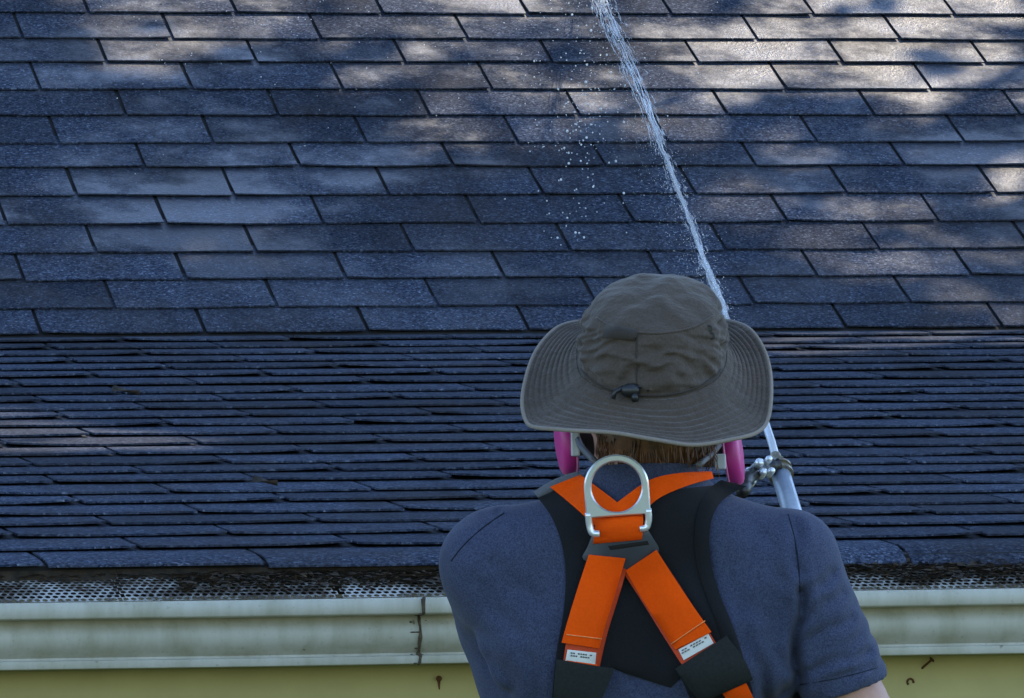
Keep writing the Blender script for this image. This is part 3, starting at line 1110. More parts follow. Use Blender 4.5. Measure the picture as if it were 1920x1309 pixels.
# hair at the nape
m = MB()
rr = random.Random(31)
for k in range(1500):
    a = rr.uniform(-1.25, 1.25)
    zz = rr.uniform(-0.085, 0.0)
    rx2, ry2 = 0.072, 0.090
    p0 = HEAD + Vector((math.sin(a) * rx2, -math.cos(a) * ry2 * 0.93, zz + 0.01))
    ln = rr.uniform(0.02, 0.07) * (1.0 - 0.25 * abs(a))
    out = Vector((math.sin(a), -math.cos(a), 0))
    lock = 0.016 * noise.noise((a * 5.0, zz * 30, 1.5))
    tgt = p0 + Vector((rr.gauss(0, 0.004) + lock, rr.gauss(0, .004), -ln)) + out * rr.uniform(-0.020, 0.002)
    md = p0.lerp(tgt, 0.5) + out * rr.uniform(0.001, 0.007) + Vector((lock * 0.2, 0, 0))
    m.tube(spline([tuple(p0), tuple(md), tuple(tgt)], 5), [0.0006, 0.0009, 0.0008, 0.0006, 0.0002], 3, cap=False)
hair = m.build('hair', M['hair'], person, smooth=True)
F = Field(HEAD - Vector((0.1, 0.13, 0.15)), HEAD + Vector((0.1, 0.1, 0.13)), 0.005)
F.add(F.ell(HEAD + Vector((0, -0.004, 0.004)), (0.079, 0.096, 0.113), R(-14)))
F.add(F.ell(HEAD + Vector((0, -0.03, -0.075)), (0.058, 0.050, 0.055)), 0.03)
F.d = np.maximum(F.d, (F.Y - HEAD.y) - 0.02 - 0.4 * (F.Z - HEAD.z))
F.build('hair_cap', M['hair'], hair)

# sleeve seam, right sleeve hem stitch
def line_on_shirt(pts, n, off, r, name, m_, parent):
    sp = spline(pts, n)
    P = []
    for (x, y) in sp:
        loc, nr = hit(x, y)
        P.append(loc + nr * off)
    mb = MB(); mb.tube(P, r, 6)
    return mb.build(name, m_, parent, smooth=True)


line_on_shirt([(846, 1052), (868, 1024), (905, 990), (945, 962)], 16, -0.0002, 0.0011, 'seam', M['seam'], shirt)
line_on_shirt([(1478, 965), (1490, 1010), (1497, 1060), (1500, 1110)], 16, -0.0004, 0.0012, 'seam', M['seam'], shirt)

# ------------------------------------------------------------------ harness
harness = empty('safety_harness', PB, YP)
tag(harness, 'orange and black fall-arrest harness with steel D-ring worn over the navy shirt', 'harness')


def patch(name, left, right, n, mcols, off, thick, m_, parent, edge=3.0, lift=None):
    """a webbing or pad piece lying on the back: left and right outline in photo positions"""
    a, b_ = spline(left, n), spline(right, n)
    top, bot = [], []
    for i in range(n):
        rt, rb = [], []
        for k in range(mcols):
            t = k / (mcols - 1)
            x, y = a[i] * (1 - t) + b_[i] * t
            loc, nr = hit(x, y)
            d = (CAML - loc).normalized()
            pr = 1 - abs(2 * t - 1) ** edge * 0.75
            en = min(i, n - 1 - i)
            if en == 0: pr *= 0.4
            o = off + (lift(i / (n - 1), t) if lift else 0)
            rt.append(loc + d * (o + thick * pr))
            rb.append(loc + d * (o - 0.0015 if off > 0.002 else o - 0.004))
        top.append(rt); bot.append(rb)
    # smooth the drape so that it bridges small folds
    for rows in (top, bot):
        for _ in range(2):
            c = [[p.copy() for p in r] for r in rows]
            for i in range(1, n - 1):
                for k in range(mcols):
                    rows[i][k] = c[i][k] * 0.5 + (c[i - 1][k] + c[i + 1][k]) * 0.25
    mb = MB()
    mb.grid(top)
    nb = len(mb.v)
    mb.grid([list(reversed(r)) for r in bot])
    idx = lambda i, k: i * mcols + k
    jdx = lambda i, k: nb + i * mcols + (mcols - 1 - k)
    for i in range(n - 1):
        mb.f.append((idx(i, 0), idx(i + 1, 0), jdx(i + 1, 0), jdx(i, 0)))
        mb.f.append((idx(i, mcols - 1), jdx(i, mcols - 1), jdx(i + 1, mcols - 1), idx(i + 1, mcols - 1)))
    for k in range(mcols - 1):
        mb.f.append((idx(0, k), jdx(0, k), jdx(0, k + 1), idx(0, k + 1)))
        mb.f.append((idx(n - 1, k), idx(n - 1, k + 1), jdx(n - 1, k + 1), jdx(n - 1, k)))
    me = mesh(name, mb.v, mb.f, True)
    bm = bmesh.new(); bm.from_mesh(me)
    bmesh.ops.recalc_face_normals(bm, faces=bm.faces)
    bm.to_mesh(me); bm.free()
    o = obj(name, me, m_, parent)
    es = o.modifiers.new('split', 'EDGE_SPLIT'); es.split_angle = R(60)
    return o


# black padded yoke: left wing, right wing, centre
pl_ = patch('back_pad', [(1003, 926), (1036, 972), (1056, 1030), (1061, 1090), (1055, 1160), (1043, 1225), (1034, 1325)],
            [(1080, 900), (1130, 950), (1160, 1020), (1165, 1090), (1160, 1160), (1150, 1240), (1120, 1325)], 30, 10, 0.001, 0.006, M['pad'], harness)
pr_ = patch('back_pad', [(1225, 922), (1200, 960), (1165, 1030), (1160, 1090), (1180, 1160), (1262, 1245), (1300, 1325)],
            [(1384, 905), (1338, 935), (1318, 990), (1322, 1060), (1346, 1130), (1376, 1200), (1408, 1325)], 30, 12, 0.0015, 0.007, M['pad'], harness)
patch('back_pad', [(1095, 985), (1090, 1060), (1100, 1130), (1110, 1190), (1130, 1240), (1170, 1262)], [(1225, 985), (1235, 1060), (1270, 1130), (1300, 1190), (1290, 1250), (1258, 1290)], 22, 10, 0.0005, 0.005, M['pad'], harness)
patch('skylit_pad_edge', [(1000, 922), (1040, 898), (1082, 884)], [(1012, 938), (1052, 914), (1096, 892)], 10, 4, 0.004, 0.006, M['pad_skylit'], harness)  # pale strip: skylight on the shoulder pad put into its colour
patch('pad_binding', [(1352, 900), (1320, 925), (1304, 975), (1303, 1040), (1318, 1100), (1345, 1170), (1362, 1225), (1385, 1300)],
      [(1400, 912), (1352, 938), (1331, 985), (1331, 1045), (1346, 1105), (1372, 1168), (1392, 1225), (1412, 1300)], 28, 5, 0.007, 0.004, M['pad'], harness, edge=2.0)
# shoulder straps
strap = lambda *a, **k: patch('strap', *a, **k)
hem = line_on_shirt([(1500, 1284), (1560, 1274), (1610, 1262), (1645, 1252)], 16, -0.0003, 0.0008, 'seam', M['seam'], shirt)
strap([(1031, 913), (1062, 938), (1095, 967), (1112, 985)], [(1088, 890), (1118, 912), (1150, 936), (1182, 962)], 14, 5, 0.0095, 0.0022, M['orange'], harness)
strap([(1335, 884), (1280, 886), (1222, 897), (1180, 925), (1140, 955)], [(1338, 897), (1290, 910), (1232, 935), (1205, 965), (1180, 990)], 16, 5, 0.0105, 0.0022, M['orange'], harness)
strap([(1117, 972), (1115, 990), (1112, 1020)], [(1206, 966), (1206, 985), (1204, 1012)], 8, 6, 0.015, 0.003, M['orange'], harness, edge=8, lift=lambda i, t: 0.004 * math.sin(math.pi * i))
# crossed lower straps: dark red back layer, orange front layer
patch('strap_backing', [(1110, 1046), (1088, 1110), (1066, 1180), (1056, 1240)], [(1180, 1052), (1160, 1120), (1138, 1190), (1122, 1262)], 14, 5, 0.0128, 0.0018, M['redthread'], harness)
patch('strap_backing', [(1170, 1076), (1205, 1130), (1242, 1190), (1282, 1252)], [(1232, 1034), (1270, 1090), (1308, 1150), (1345, 1210)], 14, 5, 0.0128, 0.0018, M['redthread'], harness)
sl = strap([(1104, 1040), (1084, 1100), (1064, 1165), (1053, 1205)], [(1173, 1047), (1155, 1110), (1136, 1170), (1124, 1216)], 14, 5, 0.0168, 0.0022, M['orange'], harness, edge=8)
sr = strap([(1173, 1070), (1205, 1125), (1240, 1178), (1266, 1218)], [(1231, 1031), (1265, 1085), (1302, 1140), (1334, 1185)], 14, 5, 0.0168, 0.0022, M['orange'], harness, edge=8)
strap([(1062, 1238), (1064, 1250), (1068, 1258)], [(1120, 1246), (1121, 1254), (1121, 1262)], 5, 4, 0.0150, 0.002, M['orange'], harness)
strap([(1345, 1290), (1358, 1305), (1375, 1330)], [(1392, 1268), (1404, 1290), (1420, 1325)], 6, 5, 0.0150, 0.002, M['orange'], harness)


def stitch(a, b_, off, parent, m_):
    P = []
    for i in range(9):
        t = i / 8
        loc, nr = hit(a[0] + (b_[0] - a[0]) * t, a[1] + (b_[1] - a[1]) * t)
        P.append(loc + (CAML - loc).normalized() * off)
    mb = MB(); mb.tube(P, 0.0007, 5)
    return mb.build('stitching', m_, parent, smooth=True)


M['thread'] = simple('pale_orange_thread', (0.95, 0.30, 0.08), 0.7)
stitch((1062, 1190), (1128, 1198), 0.0194, sl, M['thread'])
stitch((1258, 1208), (1322, 1164), 0.0194, sr, M['thread'])
# labels with small print
for (lf_, rt_, pr) in (([(1064, 1218), (1062, 1230), (1060, 1240)], [(1118, 1224), (1117, 1236), (1116, 1246)], ((1070, 1223), (1111, 1228))),
                       ([(1272, 1218), (1277, 1228), (1282, 1238)], [(1328, 1188), (1333, 1197), (1338, 1206)], ((1278, 1219), (1326, 1193)))):
    tg = patch('label_tag', lf_, rt_, 5, 4, 0.0150, 0.0014, M['tagwhite'], harness, edge=9)
    a, b_ = pr
    mb = MB()
    for ln_ in range(2):
        for k in range(9):
            if (k * 7 + ln_ * 3) % 5 == 4: continue
            t0, t1 = k / 9, (k + 0.75) / 9
            q = []
            for (t, dy) in ((t0, 0), (t1, 0), (t1, 2.6), (t0, 2.6)):
                loc, nr = hit(a[0] + (b_[0] - a[0]) * t, a[1] + (b_[1] - a[1]) * t + dy + ln_ * 5)
                q.append(loc + (CAML - loc).normalized() * 0.0170)
            mb.add(q, [(3, 2, 1, 0)])
    mb.build('print', M['tagprint'], tg)
# charcoal elastic keepers
patch('elastic_keeper', [(1043, 1236), (1040, 1270), (1036, 1325)], [(1152, 1254), (1140, 1285), (1122, 1325)], 10, 6, 0.017, 0.003, M['elastic'], harness, edge=8)
patch('elastic_keeper', [(1266, 1254), (1290, 1290), (1316, 1318)], [(1362, 1192), (1395, 1235), (1412, 1275)], 10, 7, 0.017, 0.003, M['elastic'], harness, edge=8)
# slate plastic plate where the straps cross
pp = patch('back_plate', [(1110, 1004), (1100, 1030), (1094, 1052), (1172, 1078)], [(1214, 992), (1226, 1012), (1236, 1038), (1186, 1078)], 14, 8, 0.0105, 0.0045, M['plate'], harness, edge=6)
patch('slot', [(1140, 1024), (1142, 1028), (1144, 1032)], [(1214, 1014), (1216, 1018), (1217, 1021)], 4, 4, 0.0150, 0.0006, M['slot'], pp)
# D-ring
DC, _n = hit(1156, 940)
dirc = (CAML - DC).normalized()


def dpt(px, py, o=0.026):
    d = (L(px, py, 0) - CAML).normalized()
    t = ((DC + dirc * o) - CAML).dot(dirc) / d.dot(dirc)
    return CAML + d * t


dring = empty('d_ring', (0, 0, 0))
dring.parent = harness
oo = lambda y: 0.020 + 0.016 * max(0.0, (985 - y)) / 120
TILT = R(-4)


def dr(x, y):                                  # plate coordinates (px about the hole) to photo position
    return 1156 + x * math.cos(TILT) - y * math.sin(TILT), 913 + x * math.sin(TILT) + y * math.cos(TILT)


NA = 72
inner, mid_i, mid_o, outer = [], [], [], []
for k in range(NA):
    a = 2 * math.pi * k / NA
    ca, sa = math.cos(a), math.sin(a)
    if sa <= 0: ro = 61.0
    else: ro = min(61.0 / max(abs(ca), 1e-6), 55.0 / max(sa, 1e-6))
    inner.append((47 * ca, 47 * sa)); mid_i.append((50 * ca, 50 * sa)); mid_o.append(((ro - 3) * ca, (ro - 3) * sa)); outer.append((ro * ca, ro * sa))
lay = []
for pts, o in ((inner, -0.0035), (inner, 0.0012), (mid_i, 0.0035), (mid_o, 0.0035), (outer, 0.0012), (outer, -0.0035), (inner, -0.0035)):
    row = []
    for (x, y) in pts:
        px, py = dr(x, y)
        row.append(dpt(px, py, oo(py) + o))
    lay.append(row)
ring = MB(); ring.grid(lay, close=True)
bow = ring.build('bow', M['steel'], dring, smooth=True)
es = bow.modifiers.new('e', 'EDGE_SPLIT'); es.split_angle = R(38)
for sgn, yb in ((-1, 84), (1, 80)):
    ring = MB()
    P = [dr(sgn * 56, 45), dr(sgn * 56, 62), dr(sgn * 54, yb - 8), dr(sgn * 50, yb), dr(sgn * 38, yb + 1)]
    ring.tube([dpt(x, y, oo(y)) for x, y in spline(P, 14)], 0.0043, 10)
    ring.build('leg', M['steel'], dring, smooth=True)

# ------------------------------------------------------------------ hat
hat = empty('sun_hat', PB, YP)
tag(hat, 'grey-brown wide-brimmed cotton sun hat worn by the person', 'hat')
OUT = [(980, 735, -0.02), (984, 780, -0.06), (1004, 799, -0.09), (1060, 804, -0.125), (1150, 808, -0.148), (1230, 822, -0.152), (1300, 830, -0.142), (1365, 824, -0.12),
       (1420, 808, -0.08), (1443, 782, -0.045), (1449, 722, 0.0), (1441, 665, 0.055), (1416, 622, 0.10), (1382, 601, 0.135), (1320, 592, 0.165), (1215, 590, 0.18), (1115, 595, 0.165),
       (1062, 604, 0.135), (1028, 624, 0.10), (998, 668, 0.045)]
INN = [(1083, 662, 0.02), (1086, 690, -0.015), (1098, 707, -0.04), (1130, 727, -0.066), (1185, 742, -0.082), (1235, 745, -0.086), (1285, 738, -0.078), (1335, 715, -0.05),
       (1357, 690, -0.018), (1364, 660, 0.02), (1358, 636, 0.06), (1335, 618, 0.09), (1290, 606, 0.112), (1240, 602, 0.12), (1220, 602, 0.12), (1190, 603, 0.118), (1150, 608, 0.108),
       (1115, 618, 0.09), (1095, 632, 0.065), (1085, 648, 0.04)]
NB = 120
po, pi_ = closed_spline(OUT, NB), closed_spline(INN, NB)
PO = [L(*q) for q in po]; PI = [L(*q) for q in pi_]
PI = [p + Vector((0, 0.05, 0)) for p in PI]; PO = [p + Vector((0, 0.05, 0)) for p in PO]
hc = sum(PI, Vector()) / NB
oc = sum(PO, Vector()) / NB
axis = Vector((0, -math.sin(R(30)), math.cos(R(30))))
rows = []
NR = 46
for j in range(NR + 1):
    t = j / NR
    row = []
    for k in range(NB):
        p = PI[k].lerp(PO[k], t)
        sag = -0.010 * math.sin(math.pi * t) * (0.6 + 0.4 * math.sin(2 * math.pi * k / NB))
        groove = 0.0011 * math.cos(2 * math.pi * t * 9.5) if 0.08 < t < 0.97 else 0
        wv = 0.0025 * t * noise.noise((math.cos(6.283 * k / NB) * 2.2, math.sin(6.283 * k / NB) * 2.2, 1.0))
        row.append(p + axis * (sag + groove + wv))
    rows.append(row)
m = MB(); m.grid(rows, close=True)
brim = m.build('brim', M['hat'], hat, smooth=True)
s = brim.modifiers.new('t', 'SOLIDIFY'); s.thickness = 0.0025; s.offset = 0
m = MB()
edge_pts = [q + axis * 0.0005 for q in rows[-1]]
m.tube(edge_pts + [edge_pts[0]], 0.0025, 7, cap=False)
m.build('brim_binding', M['hat_trim'], brim, smooth=True)
# crown
TOPC = L(1230, 566, 0.0) + Vector((0, 0.05 - 0.03, 0))
u_side = Vector((1, 0, 0)); u_back = axis.cross(u_side)
rows = []
tp = closed_spline([(1112, 572, .02), (1118, 592, -.012), (1150, 612, -.045), (1200, 622, -.060), (1250, 622, -.062), (1300, 612, -.045), (1338, 590, -.015), (1346, 566, .02),
                    (1338, 540, .05), (1305, 520, .085), (1260, 511, .10), (1200, 513, .10), (1155, 523, .085), (1122, 548, .05)], NB)
# align the ring start with the band ring by angle round the centre
def by_angle(P, c):
    A = []
    for q in P:
        d = q - c
        A.append(math.atan2(d.dot(u_back), d.dot(u_side)))
    return A


PT = [L(*q) + Vector((0, 0.035, 0)) for q in tp]
tc_ = sum(PT, Vector()) / NB
AI, AT = by_angle(PI, hc), by_angle(PT, tc_)


def resample(P, A):
    o = sorted(zip(A, range(len(P))))
    a = np.array([x[0] for x in o]); idx = [x[1] for x in o]
    a3 = np.concatenate([a - 6.28318, a, a + 6.28318])
    arr = np.array([P[i] for i in idx]); arr3 = np.concatenate([arr] * 3)
    g_ = np.linspace(-math.pi, math.pi, 160, endpoint=False)
    return [Vector([np.interp(x, a3, arr3[:, c]) for c in range(3)]) for x in g_], g_


RI, GA = resample(PI, AI)
RT, _ = resample(PT, AT)
NC = 30
for j in range(NC + 1):
    t = j / NC
    row = []
    for k in range(160):
        p = RI[k].lerp(RT[k], t)
        out = (RI[k] - hc).normalized()
        a = GA[k]
        bulge = 0.010 * math.sin(math.pi * t) ** 0.8
        wr = 0.0075 * noise.noise((p.x * 34 + 3, p.y * 30, p.z * 62)) + 0.0042 * noise.noise((p.x * 80, p.y * 70, p.z * 130 + 9))
        ridge = 0.0145 * (abs(noise.noise((p.x * 20 + 7, p.y * 22, p.z * 70 + 2.0 * noise.noise((p.x * 25, 0, p.z * 20))))) ** 0.7)
        wr = (wr - ridge) * math.sin(math.pi * min(1, t * 1.02)) ** 0.6
        row.append(p + out * (bulge + wr))
    rows.append(row)
for j in range(1, 15):
    t = j / 15
    row = []
    for k in range(160):
        p = RT[k].lerp(tc_, t)
        dome = 0.022 * (1 - (1 - t) ** 2.2) + 0.0045 * math.sin(math.pi * min(1, t * 4)) * 0
        wr = 0.0055 * noise.noise((p.x * 30, p.y * 30, 4.0)) + 0.0018 * noise.noise((p.x * 70, p.y * 70, 1.0))
        row.append(p + axis * (dome + wr))
    rows.append(row)
m = MB(); m.grid(rows, close=True)
nv = len(m.v)
m.v.append(tuple(tc_ + axis * 0.0225))
m.f += [(nv, nv - 160 + k, nv - 160 + (k + 1) % 160) for k in range(160)]
crown = m.build('crown', M['hat'], hat, smooth=True)
ss = crown.modifiers.new('sub', 'SUBSURF'); ss.levels = 1; ss.render_levels = 1
HB = BVHTree.FromPolygons([v.co.copy() for v in crown.data.vertices], [tuple(p.vertices) for p in crown.data.polygons])


def hat_hit(px, py, off=0.0):
    d = (L(px, py, 0) - CAML).normalized()
    loc, nr, i, dist = HB.ray_cast(CAML, d)
    if loc is None:
        loc = HB.find_nearest(L(px, py, 0))[0]
    return loc - d * off


def hat_line(pts, n, r, name, m_, off=0.0006, jit=0.0):
    P = [hat_hit(x + random.gauss(0, jit), y + random.gauss(0, jit), off) for x, y in spline(pts, n)]
    for _ in range(2):
        P = [P[0]] + [P[i] * 0.5 + (P[i - 1] + P[i + 1]) * 0.25 for i in range(1, n - 1)] + [P[-1]]
    mb = MB(); mb.tube(P, r, 6)
    return mb.build(name, m_, crown, smooth=True)


hat_line([(1194, 626), (1193, 660), (1193, 700), (1195, 735)], 18, 0.0011, 'seam', M['hat_dark'])
hat_line([(1118, 596), (1150, 615), (1200, 624), (1250, 624), (1300, 614), (1340, 592)], 40, 0.0017, 'seam', M['hat'], 0.0004)
hat_line([(1088, 692), (1105, 709), (1135, 727), (1185, 740)], 26, 0.0016, 'drawstring', M['hat_dark'], 0.002)
hat_line([(1190, 741), (1240, 742), (1290, 733), (1335, 711), (1353, 692)], 26, 0.0016, 'drawstring', M['hat_dark'], 0.002)
# vent flap and eyelets
m = MB()
fl = [[hat_hit(x, y, o) for (x, y, o) in r] for r in (
    [(1138, 607, .001), (1160, 611, .001), (1180, 616, .001), (1196, 620, .001)], [(1134, 620, .003), (1156, 624, .0032), (1178, 628, .0032), (1194, 631, .003)],
    [(1130, 632, .0034), (1152, 635, .0036), (1170, 637, .0036), (1188, 639, .003)])]
m.grid(fl)
o = m.build('vent_flap', M['hat_dark'], crown, smooth=True)
s = o.modifiers.new('t', 'SOLIDIFY'); s.thickness = 0.0016
for (ex, ey) in ((1335, 630), (1330, 616)):
    c = hat_hit(ex, ey, 0.0008)
    d = (CAML - c).normalized()
    e1 = d.orthogonal().normalized(); e2 = d.cross(e1)
    m = MB()
    ring_ = [c + (e1 * math.cos(a) + e2 * math.sin(a)) * 0.0034 for a in np.linspace(0, 6.283, 13)]
    m.tube(ring_, 0.0011, 6, cap=False)
    m.tube([c - d * 0.001, c + d * 0.0003], 0.003, 10)
    m.build('eyelet', M['toggle'], crown)
# cord lock
c = hat_hit(1182, 732, 0.006)
m = MB()
m.ball(c, (0.012, 0.008, 0.0085), 12, 8)
m.tube([c + Vector((-0.008, 0, 0.004)), c + Vector((-0.018, -0.002, -0.001)), c + Vector((-0.021, -0.002, -0.010))], 0.0028, 7)
m.tube([c + Vector((0.004, -0.002, -0.004)), c + Vector((0.006, -0.004, -0.013))], 0.0045, 8)
m.tube([c + Vector((0.006, 0, 0.004)), c + Vector((0.018, 0.001, 0.005)), c + Vector((0.022, 0.001, -0.001))], 0.0024, 7)
m.build('cord_lock', M['toggle'], hat, smooth=True)

# ------------------------------------------------------------------ respirator
resp = empty('respirator', PB, YP)
tag(resp, 'half-face respirator with two magenta filter discs on the person', 'respirator')
FC = L(1218, 858, 0.205)
m = MB(); m.ball(FC, (0.050, 0.042, 0.056), 18, 12)
m.build('facepiece', M['rubber'], resp, smooth=True)
for (cx, cy, sgn, hgt) in ((1060, 830, -1, 0.041), (1375, 848, 1, 0.042)):
    c = L(cx, cy, 0.14)
    n_ = Vector((sgn * 0.99, -0.10, 0.10 * sgn)).normalized()
    e1 = Vector((0, 0, 1)); e1 = (e1 - n_ * e1.dot(n_)).normalized(); e2 = n_.cross(e1)
    prof = [(-0.011, 0.0), (-0.011, hgt * 0.80)] + [(-0.001 + 0.010 * math.sin(q), hgt - 0.008 + 0.008 * math.cos(q)) for q in np.linspace(R(-80), R(80), 9)] + [(0.0105, hgt * 0.6), (0.0115, hgt * 0.3), (0.0115, 0.0)]
    rowsd = [[c + n_ * a + (e1 * math.cos(t) + e2 * math.sin(t)) * r_ for t in np.linspace(0, 6.283, 36, endpoint=False)] for (a, r_) in prof]
    m = MB(); m.grid(rowsd, close=True)
    fd = m.build('filter_disc', M['pink'], resp, smooth=True)
    es = fd.modifiers.new('e', 'EDGE_SPLIT'); es.split_angle = R(60)
    m = MB()
    rr_ = [c - n_ * 0.0085 + (e1 * math.cos(t) + e2 * math.sin(t)) * (hgt + 0.0008) for t in np.linspace(0, 6.283, 37)]
    m.tube(rr_, 0.0016, 6, cap=False)
    m.build('rim', M['pinkrim'], fd, smooth=True)
    m = MB()
    q = c - n_ * 0.010
    m.tube([q, q - n_ * 0.012], [0.020, 0.017], 16)
    m.tube([q - n_ * 0.012, FC + Vector((sgn * 0.03, 0, 0))], [0.013, 0.016], 12)
    m.build('adaptor', M['rubber'], resp, smooth=True)
for (p0, p1, p2) in (((1080, 812, 0.12), (1090, 838, 0.06), (1118, 868, -0.01)), ((1355, 826, 0.12), (1335, 850, 0.06), (1310, 872, -0.01))):
    m = MB(); m.tube(spline([tuple(L(*p0)), tuple(L(*p1)), tuple(L(*p2))], 10), 0.0042, 6)
    m.build('head_strap', M['rubber'], resp, smooth=True)
for (x, y, dx, dy) in ((1079, 832, 9, 24), (1350, 866, 11, 15)):
    a, b_ = L(x - dx, y - dy, 0.09), L(x + dx, y + dy, 0.102)
    m = MB(); m.box((a.x, a.y, b_.z), (b_.x, b_.y, a.z))
    bevel(m.build('strap_buckle', M['palegrey'], resp), 0.002)

# ------------------------------------------------------------------ spray wand, rope, hose
wand = empty('spray_wand', PB, YP)
tag(wand, 'grey pressure-washer wand rising past the right shoulder of the person', 'spray wand')
WB, WC, WD, WE, WT = L(1510, 1040, 0.33), L(1486, 962, 0.39), L(1464, 890, 0.45), L(1452, 850, 0.485), L(1404, 700, 0.70)
m = MB(); m.tube([GRIP_R - WAND_DIR * 0.06, GRIP_R + WAND_DIR * 0.02, WB, WC, WD], [0.012, 0.012, 0.0125, 0.0125, 0.0125], 16)
m.build('grip_tube', M['tube_blue'], wand, smooth=True)
m = MB()
ax_ = (WE - WD).normalized()
m.tube([WD - ax_ * 0.002, WD + ax_ * 0.003], 0.0165, 18)
m.tube([WD + ax_ * 0.003, WD + ax_ * 0.010], [0.0138, 0.0138], 8)
m.tube([WD + ax_ * 0.010, WD + ax_ * 0.014], 0.0165, 18)
m.tube([WD + ax_ * 0.014, WD + ax_ * 0.026], [0.0125, 0.0115], 6)
m.tube([WD + ax_ * 0.026, WD + ax_ * 0.040], [0.0085, 0.007], 14)
m.build('coupling', M['brass'], wand)
m = MB(); m.tube(spline([tuple(WD + ax_ * 0.03), tuple(L(1447, 830, 0.505)), tuple(L(1437, 800, 0.55)), tuple(WT)], 14), 0.0052, 12)
m.build('lance', M['tube_white'], wand, smooth=True)
m = MB()
tdir = (WT - L(1437, 800, 0.55)).normalized()
m.tube([WT - tdir * 0.005, WT + tdir * 0.03, WT + tdir * 0.036], [0.009, 0.009, 0.006], 12)
m.build('nozzle', M['brass'], wand, smooth=True)
m = MB()
tr = L(1516, 986, 0.30)
m.tube([WB - WAND_DIR * 0.01, L(1500, 1010, 0.32), tr, L(1532, 988, 0.29), L(1538, 1000, 0.285)], [0.006, 0.007, 0.0075, 0.0075, 0.004], 8)
m.build('trigger_guard', M['red'], wand, smooth=True)

m = MB()
m.tube(spline([tuple(L(1392, 925, 0.32)), tuple(L(1398, 900, 0.36)), tuple(L(1414, 888, 0.40)), tuple(L(1432, 878, 0.43)), tuple(L(1458, 872, 0.445))], 20), [0.0075 + 0.002 * (k % 3) for k in range(20)], 10)
valve = m.build('valve', M['toggle'], wand, smooth=True)
for (bx_, by_, rr_) in ((1424, 868, 0.0058), (1431, 886, 0.0052), (1405, 886, 0.0062), (1410, 902, 0.0056), (1387, 904, 0.0058), (1441, 862, 0.0045), (1446, 884, 0.0045), (1394, 917, 0.0045)):
    c = L(bx_, by_, 0.385)
    dv = Vector((0.35, -0.8, 0.45)).normalized()
    m = MB()
    m.tube([c - dv * 0.008, c + dv * 0.002, c + dv * 0.0045, c + dv * 0.0055], [rr_, rr_, rr_ * 0.8, rr_ * 0.35], 12)
    m.build('bolt', M['steel'], valve, smooth=True)

hose = MB()
hp = spline([tuple(GRIP_R - WAND_DIR * 0.055), tuple(GRIP_R - WAND_DIR * 0.16 + Vector((-0.05, 0.02, 0))), tuple(GRIP_L + Vector((0.02, 0.01, -0.05))), tuple(GRIP_L),
             tuple(GRIP_L + Vector((-0.05, 0.03, 0.02))), tuple(GRIP_L + Vector((-0.10, 0.07, -0.25))), (-0.12, 0.48, 0.6), (-0.15, 0.52, -BASEZ + 0.012), (-0.6, 0.6, -BASEZ + 0.012), (-3.0, 0.8, -BASEZ + 0.012)], 70)
hose.tube(hp, 0.009, 10)
ho = hose.build('hose', M['rope_black'], None, smooth=True)
ho.matrix_world = MP
tag(ho, 'black water hose hanging in front of the person down to the lawn', 'hose')

# ------------------------------------------------------------------ water jet and spray
JET = [(1398, 688, 8.98), (1375, 632, 9.35), (1352, 567, 9.8), (1328, 510, 10.2), (1303, 440, 10.7), (1277, 370, 11.3), (1250, 300, 11.9), (1226, 235, 12.4), (1192, 150, 12.9), (1152, 60, 13.5), (1122, -20, 14.0), (1105, -90, 14.5)]
jp = [ray_at(*q) for q in JET]
js = spline([tuple(p) for p in jp], 240)
rr = random.Random(4)
j_ = MB()
fine_ = MB()
for s0 in range(26):                            # long glassy streaks that fan out
    ph = rr.uniform(0, 50)
    ga, gb, gc = rr.gauss(0, 1), rr.gauss(0, 1), rr.gauss(0, 1)
    i0 = 0 if s0 < 9 else int(rr.uniform(0, 150))
    i1 = min(239, i0 + int(rr.uniform(50, 130)))
    P, rad_ = [], []
    for i in range(i0, i1):
        t = i / 239
        sp_ = 0.0012 + 0.0095 * t
        o = Vector((ga + 1.1 * noise.noise((i * 0.12, ph, 0)), gb + 1.1 * noise.noise((i * 0.12, ph, 5)), gc + 1.1 * noise.noise((i * 0.12, ph, 9)))) * sp_ * 0.6
        P.append(Vector(js[i]) + o)
        e = min(1.0, (i - i0) / 8 + (0.5 if i0 == 0 else 0.0), (i1 - 1 - i) / 12)
        rad_.append(max(0.0002, e * 0.0021 * (1 - t * 0.55) * (0.75 + 0.9 * noise.noise((i * 0.3, ph, 2)))))
    j_.tube(P, rad_, 6)
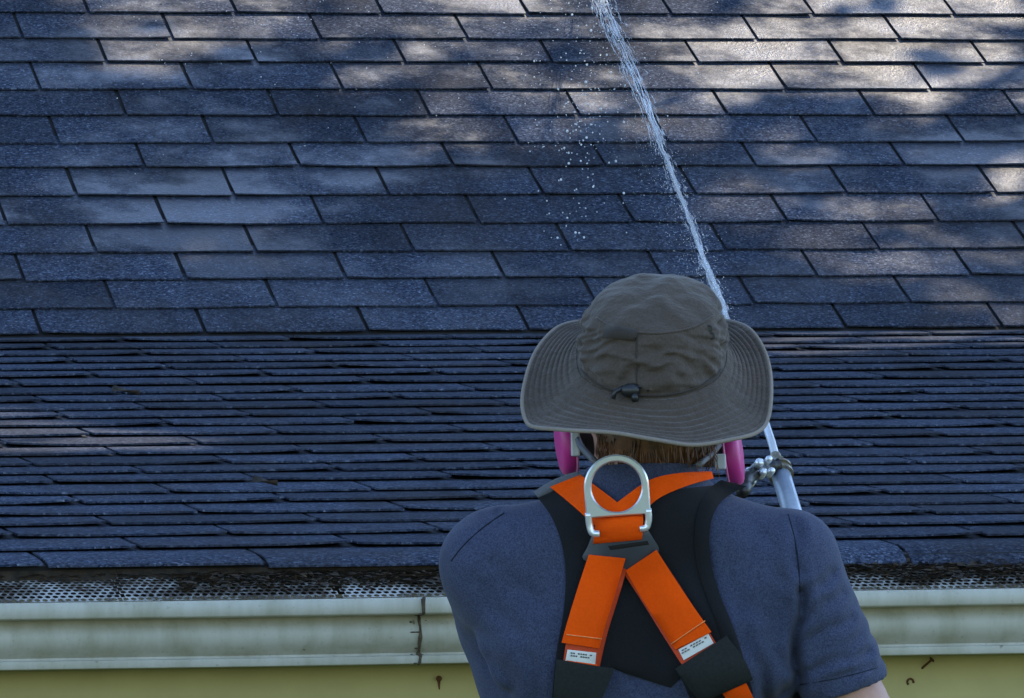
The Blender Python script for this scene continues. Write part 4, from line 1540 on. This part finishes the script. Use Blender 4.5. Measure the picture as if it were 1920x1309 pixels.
for k in range(2600):                           # torn ligaments
    t = rr.random() ** 0.9
    if rr.random() > 0.55 + 0.9 * noise.noise((t * 26, 3.1, 0.7)): continue
    i = int(t * 228)
    sprd = 0.0013 + 0.0110 * t ** 1.1
    off_ = Vector((rr.gauss(0, 1), rr.gauss(0, 1), rr.gauss(0, 1))) * sprd * 0.85
    off_ += Vector((noise.noise((t * 30, 0, 0)), noise.noise((t * 30, 5, 0)), noise.noise((t * 30, 9, 0)))) * sprd * 1.2
    r_ = rr.uniform(0.0003, 0.0008)
    p = Vector(js[i]) + off_
    d = (Vector(js[i + 3]) - Vector(js[i])).normalized()
    ln = rr.uniform(0.01, 0.06)
    j_.tube([p - d * ln, p - d * ln * 0.2 + off_ * 0.08, p + d * ln * 0.5, p + d * ln], [0.0001, r_, r_ * 0.9, 0.0001], 5, cap=False)
jo = j_.build('water_jet', M['jet'], smooth=True)
tag(jo, 'thin white jet of water arcing from behind the hat up over the roof', 'water jet', kind='stuff')
s_ = MB()
for k in range(2300):
    if k < 260:                                 # splash over the shingles left of the jet
        x = 1085 + rr.gauss(0, 48); y = rr.uniform(30, 470) if rr.random() < 0.7 else 265 + rr.gauss(0, 40)
        r_ = rr.uniform(0.0008, 0.0018) if rr.random() < 0.85 else rr.uniform(0.0018, 0.003)
        q = ray_plane(x, y, oU, nU) + nU * abs(rr.gauss(0.01, 0.07))
    elif k < 430:                               # wide scatter near the top of the view
        x = rr.uniform(150, 1500); y = abs(rr.gauss(0, 130))
        r_ = rr.uniform(0.0006, 0.0015)
        q = ray_plane(x, y, oU, nU) + nU * abs(rr.gauss(0.005, 0.01))
    else:                                       # fine mist round the stream
        t = rr.random()
        i = int(t * 235)
        q = Vector(js[i]) + Vector((rr.gauss(-0.4, 1), rr.gauss(0, 1), rr.gauss(-0.3, 1))) * (0.004 + 0.045 * t)
        r_ = rr.uniform(0.0003, 0.0007)
        if (q - oU).dot(nU) < 0.01: continue
    s_.ball(q, r_, 6, 4)
tag(s_.build('water_drops', M['water'], smooth=True), 'scattered white spray droplets over the upper shingles', 'water', kind='stuff')
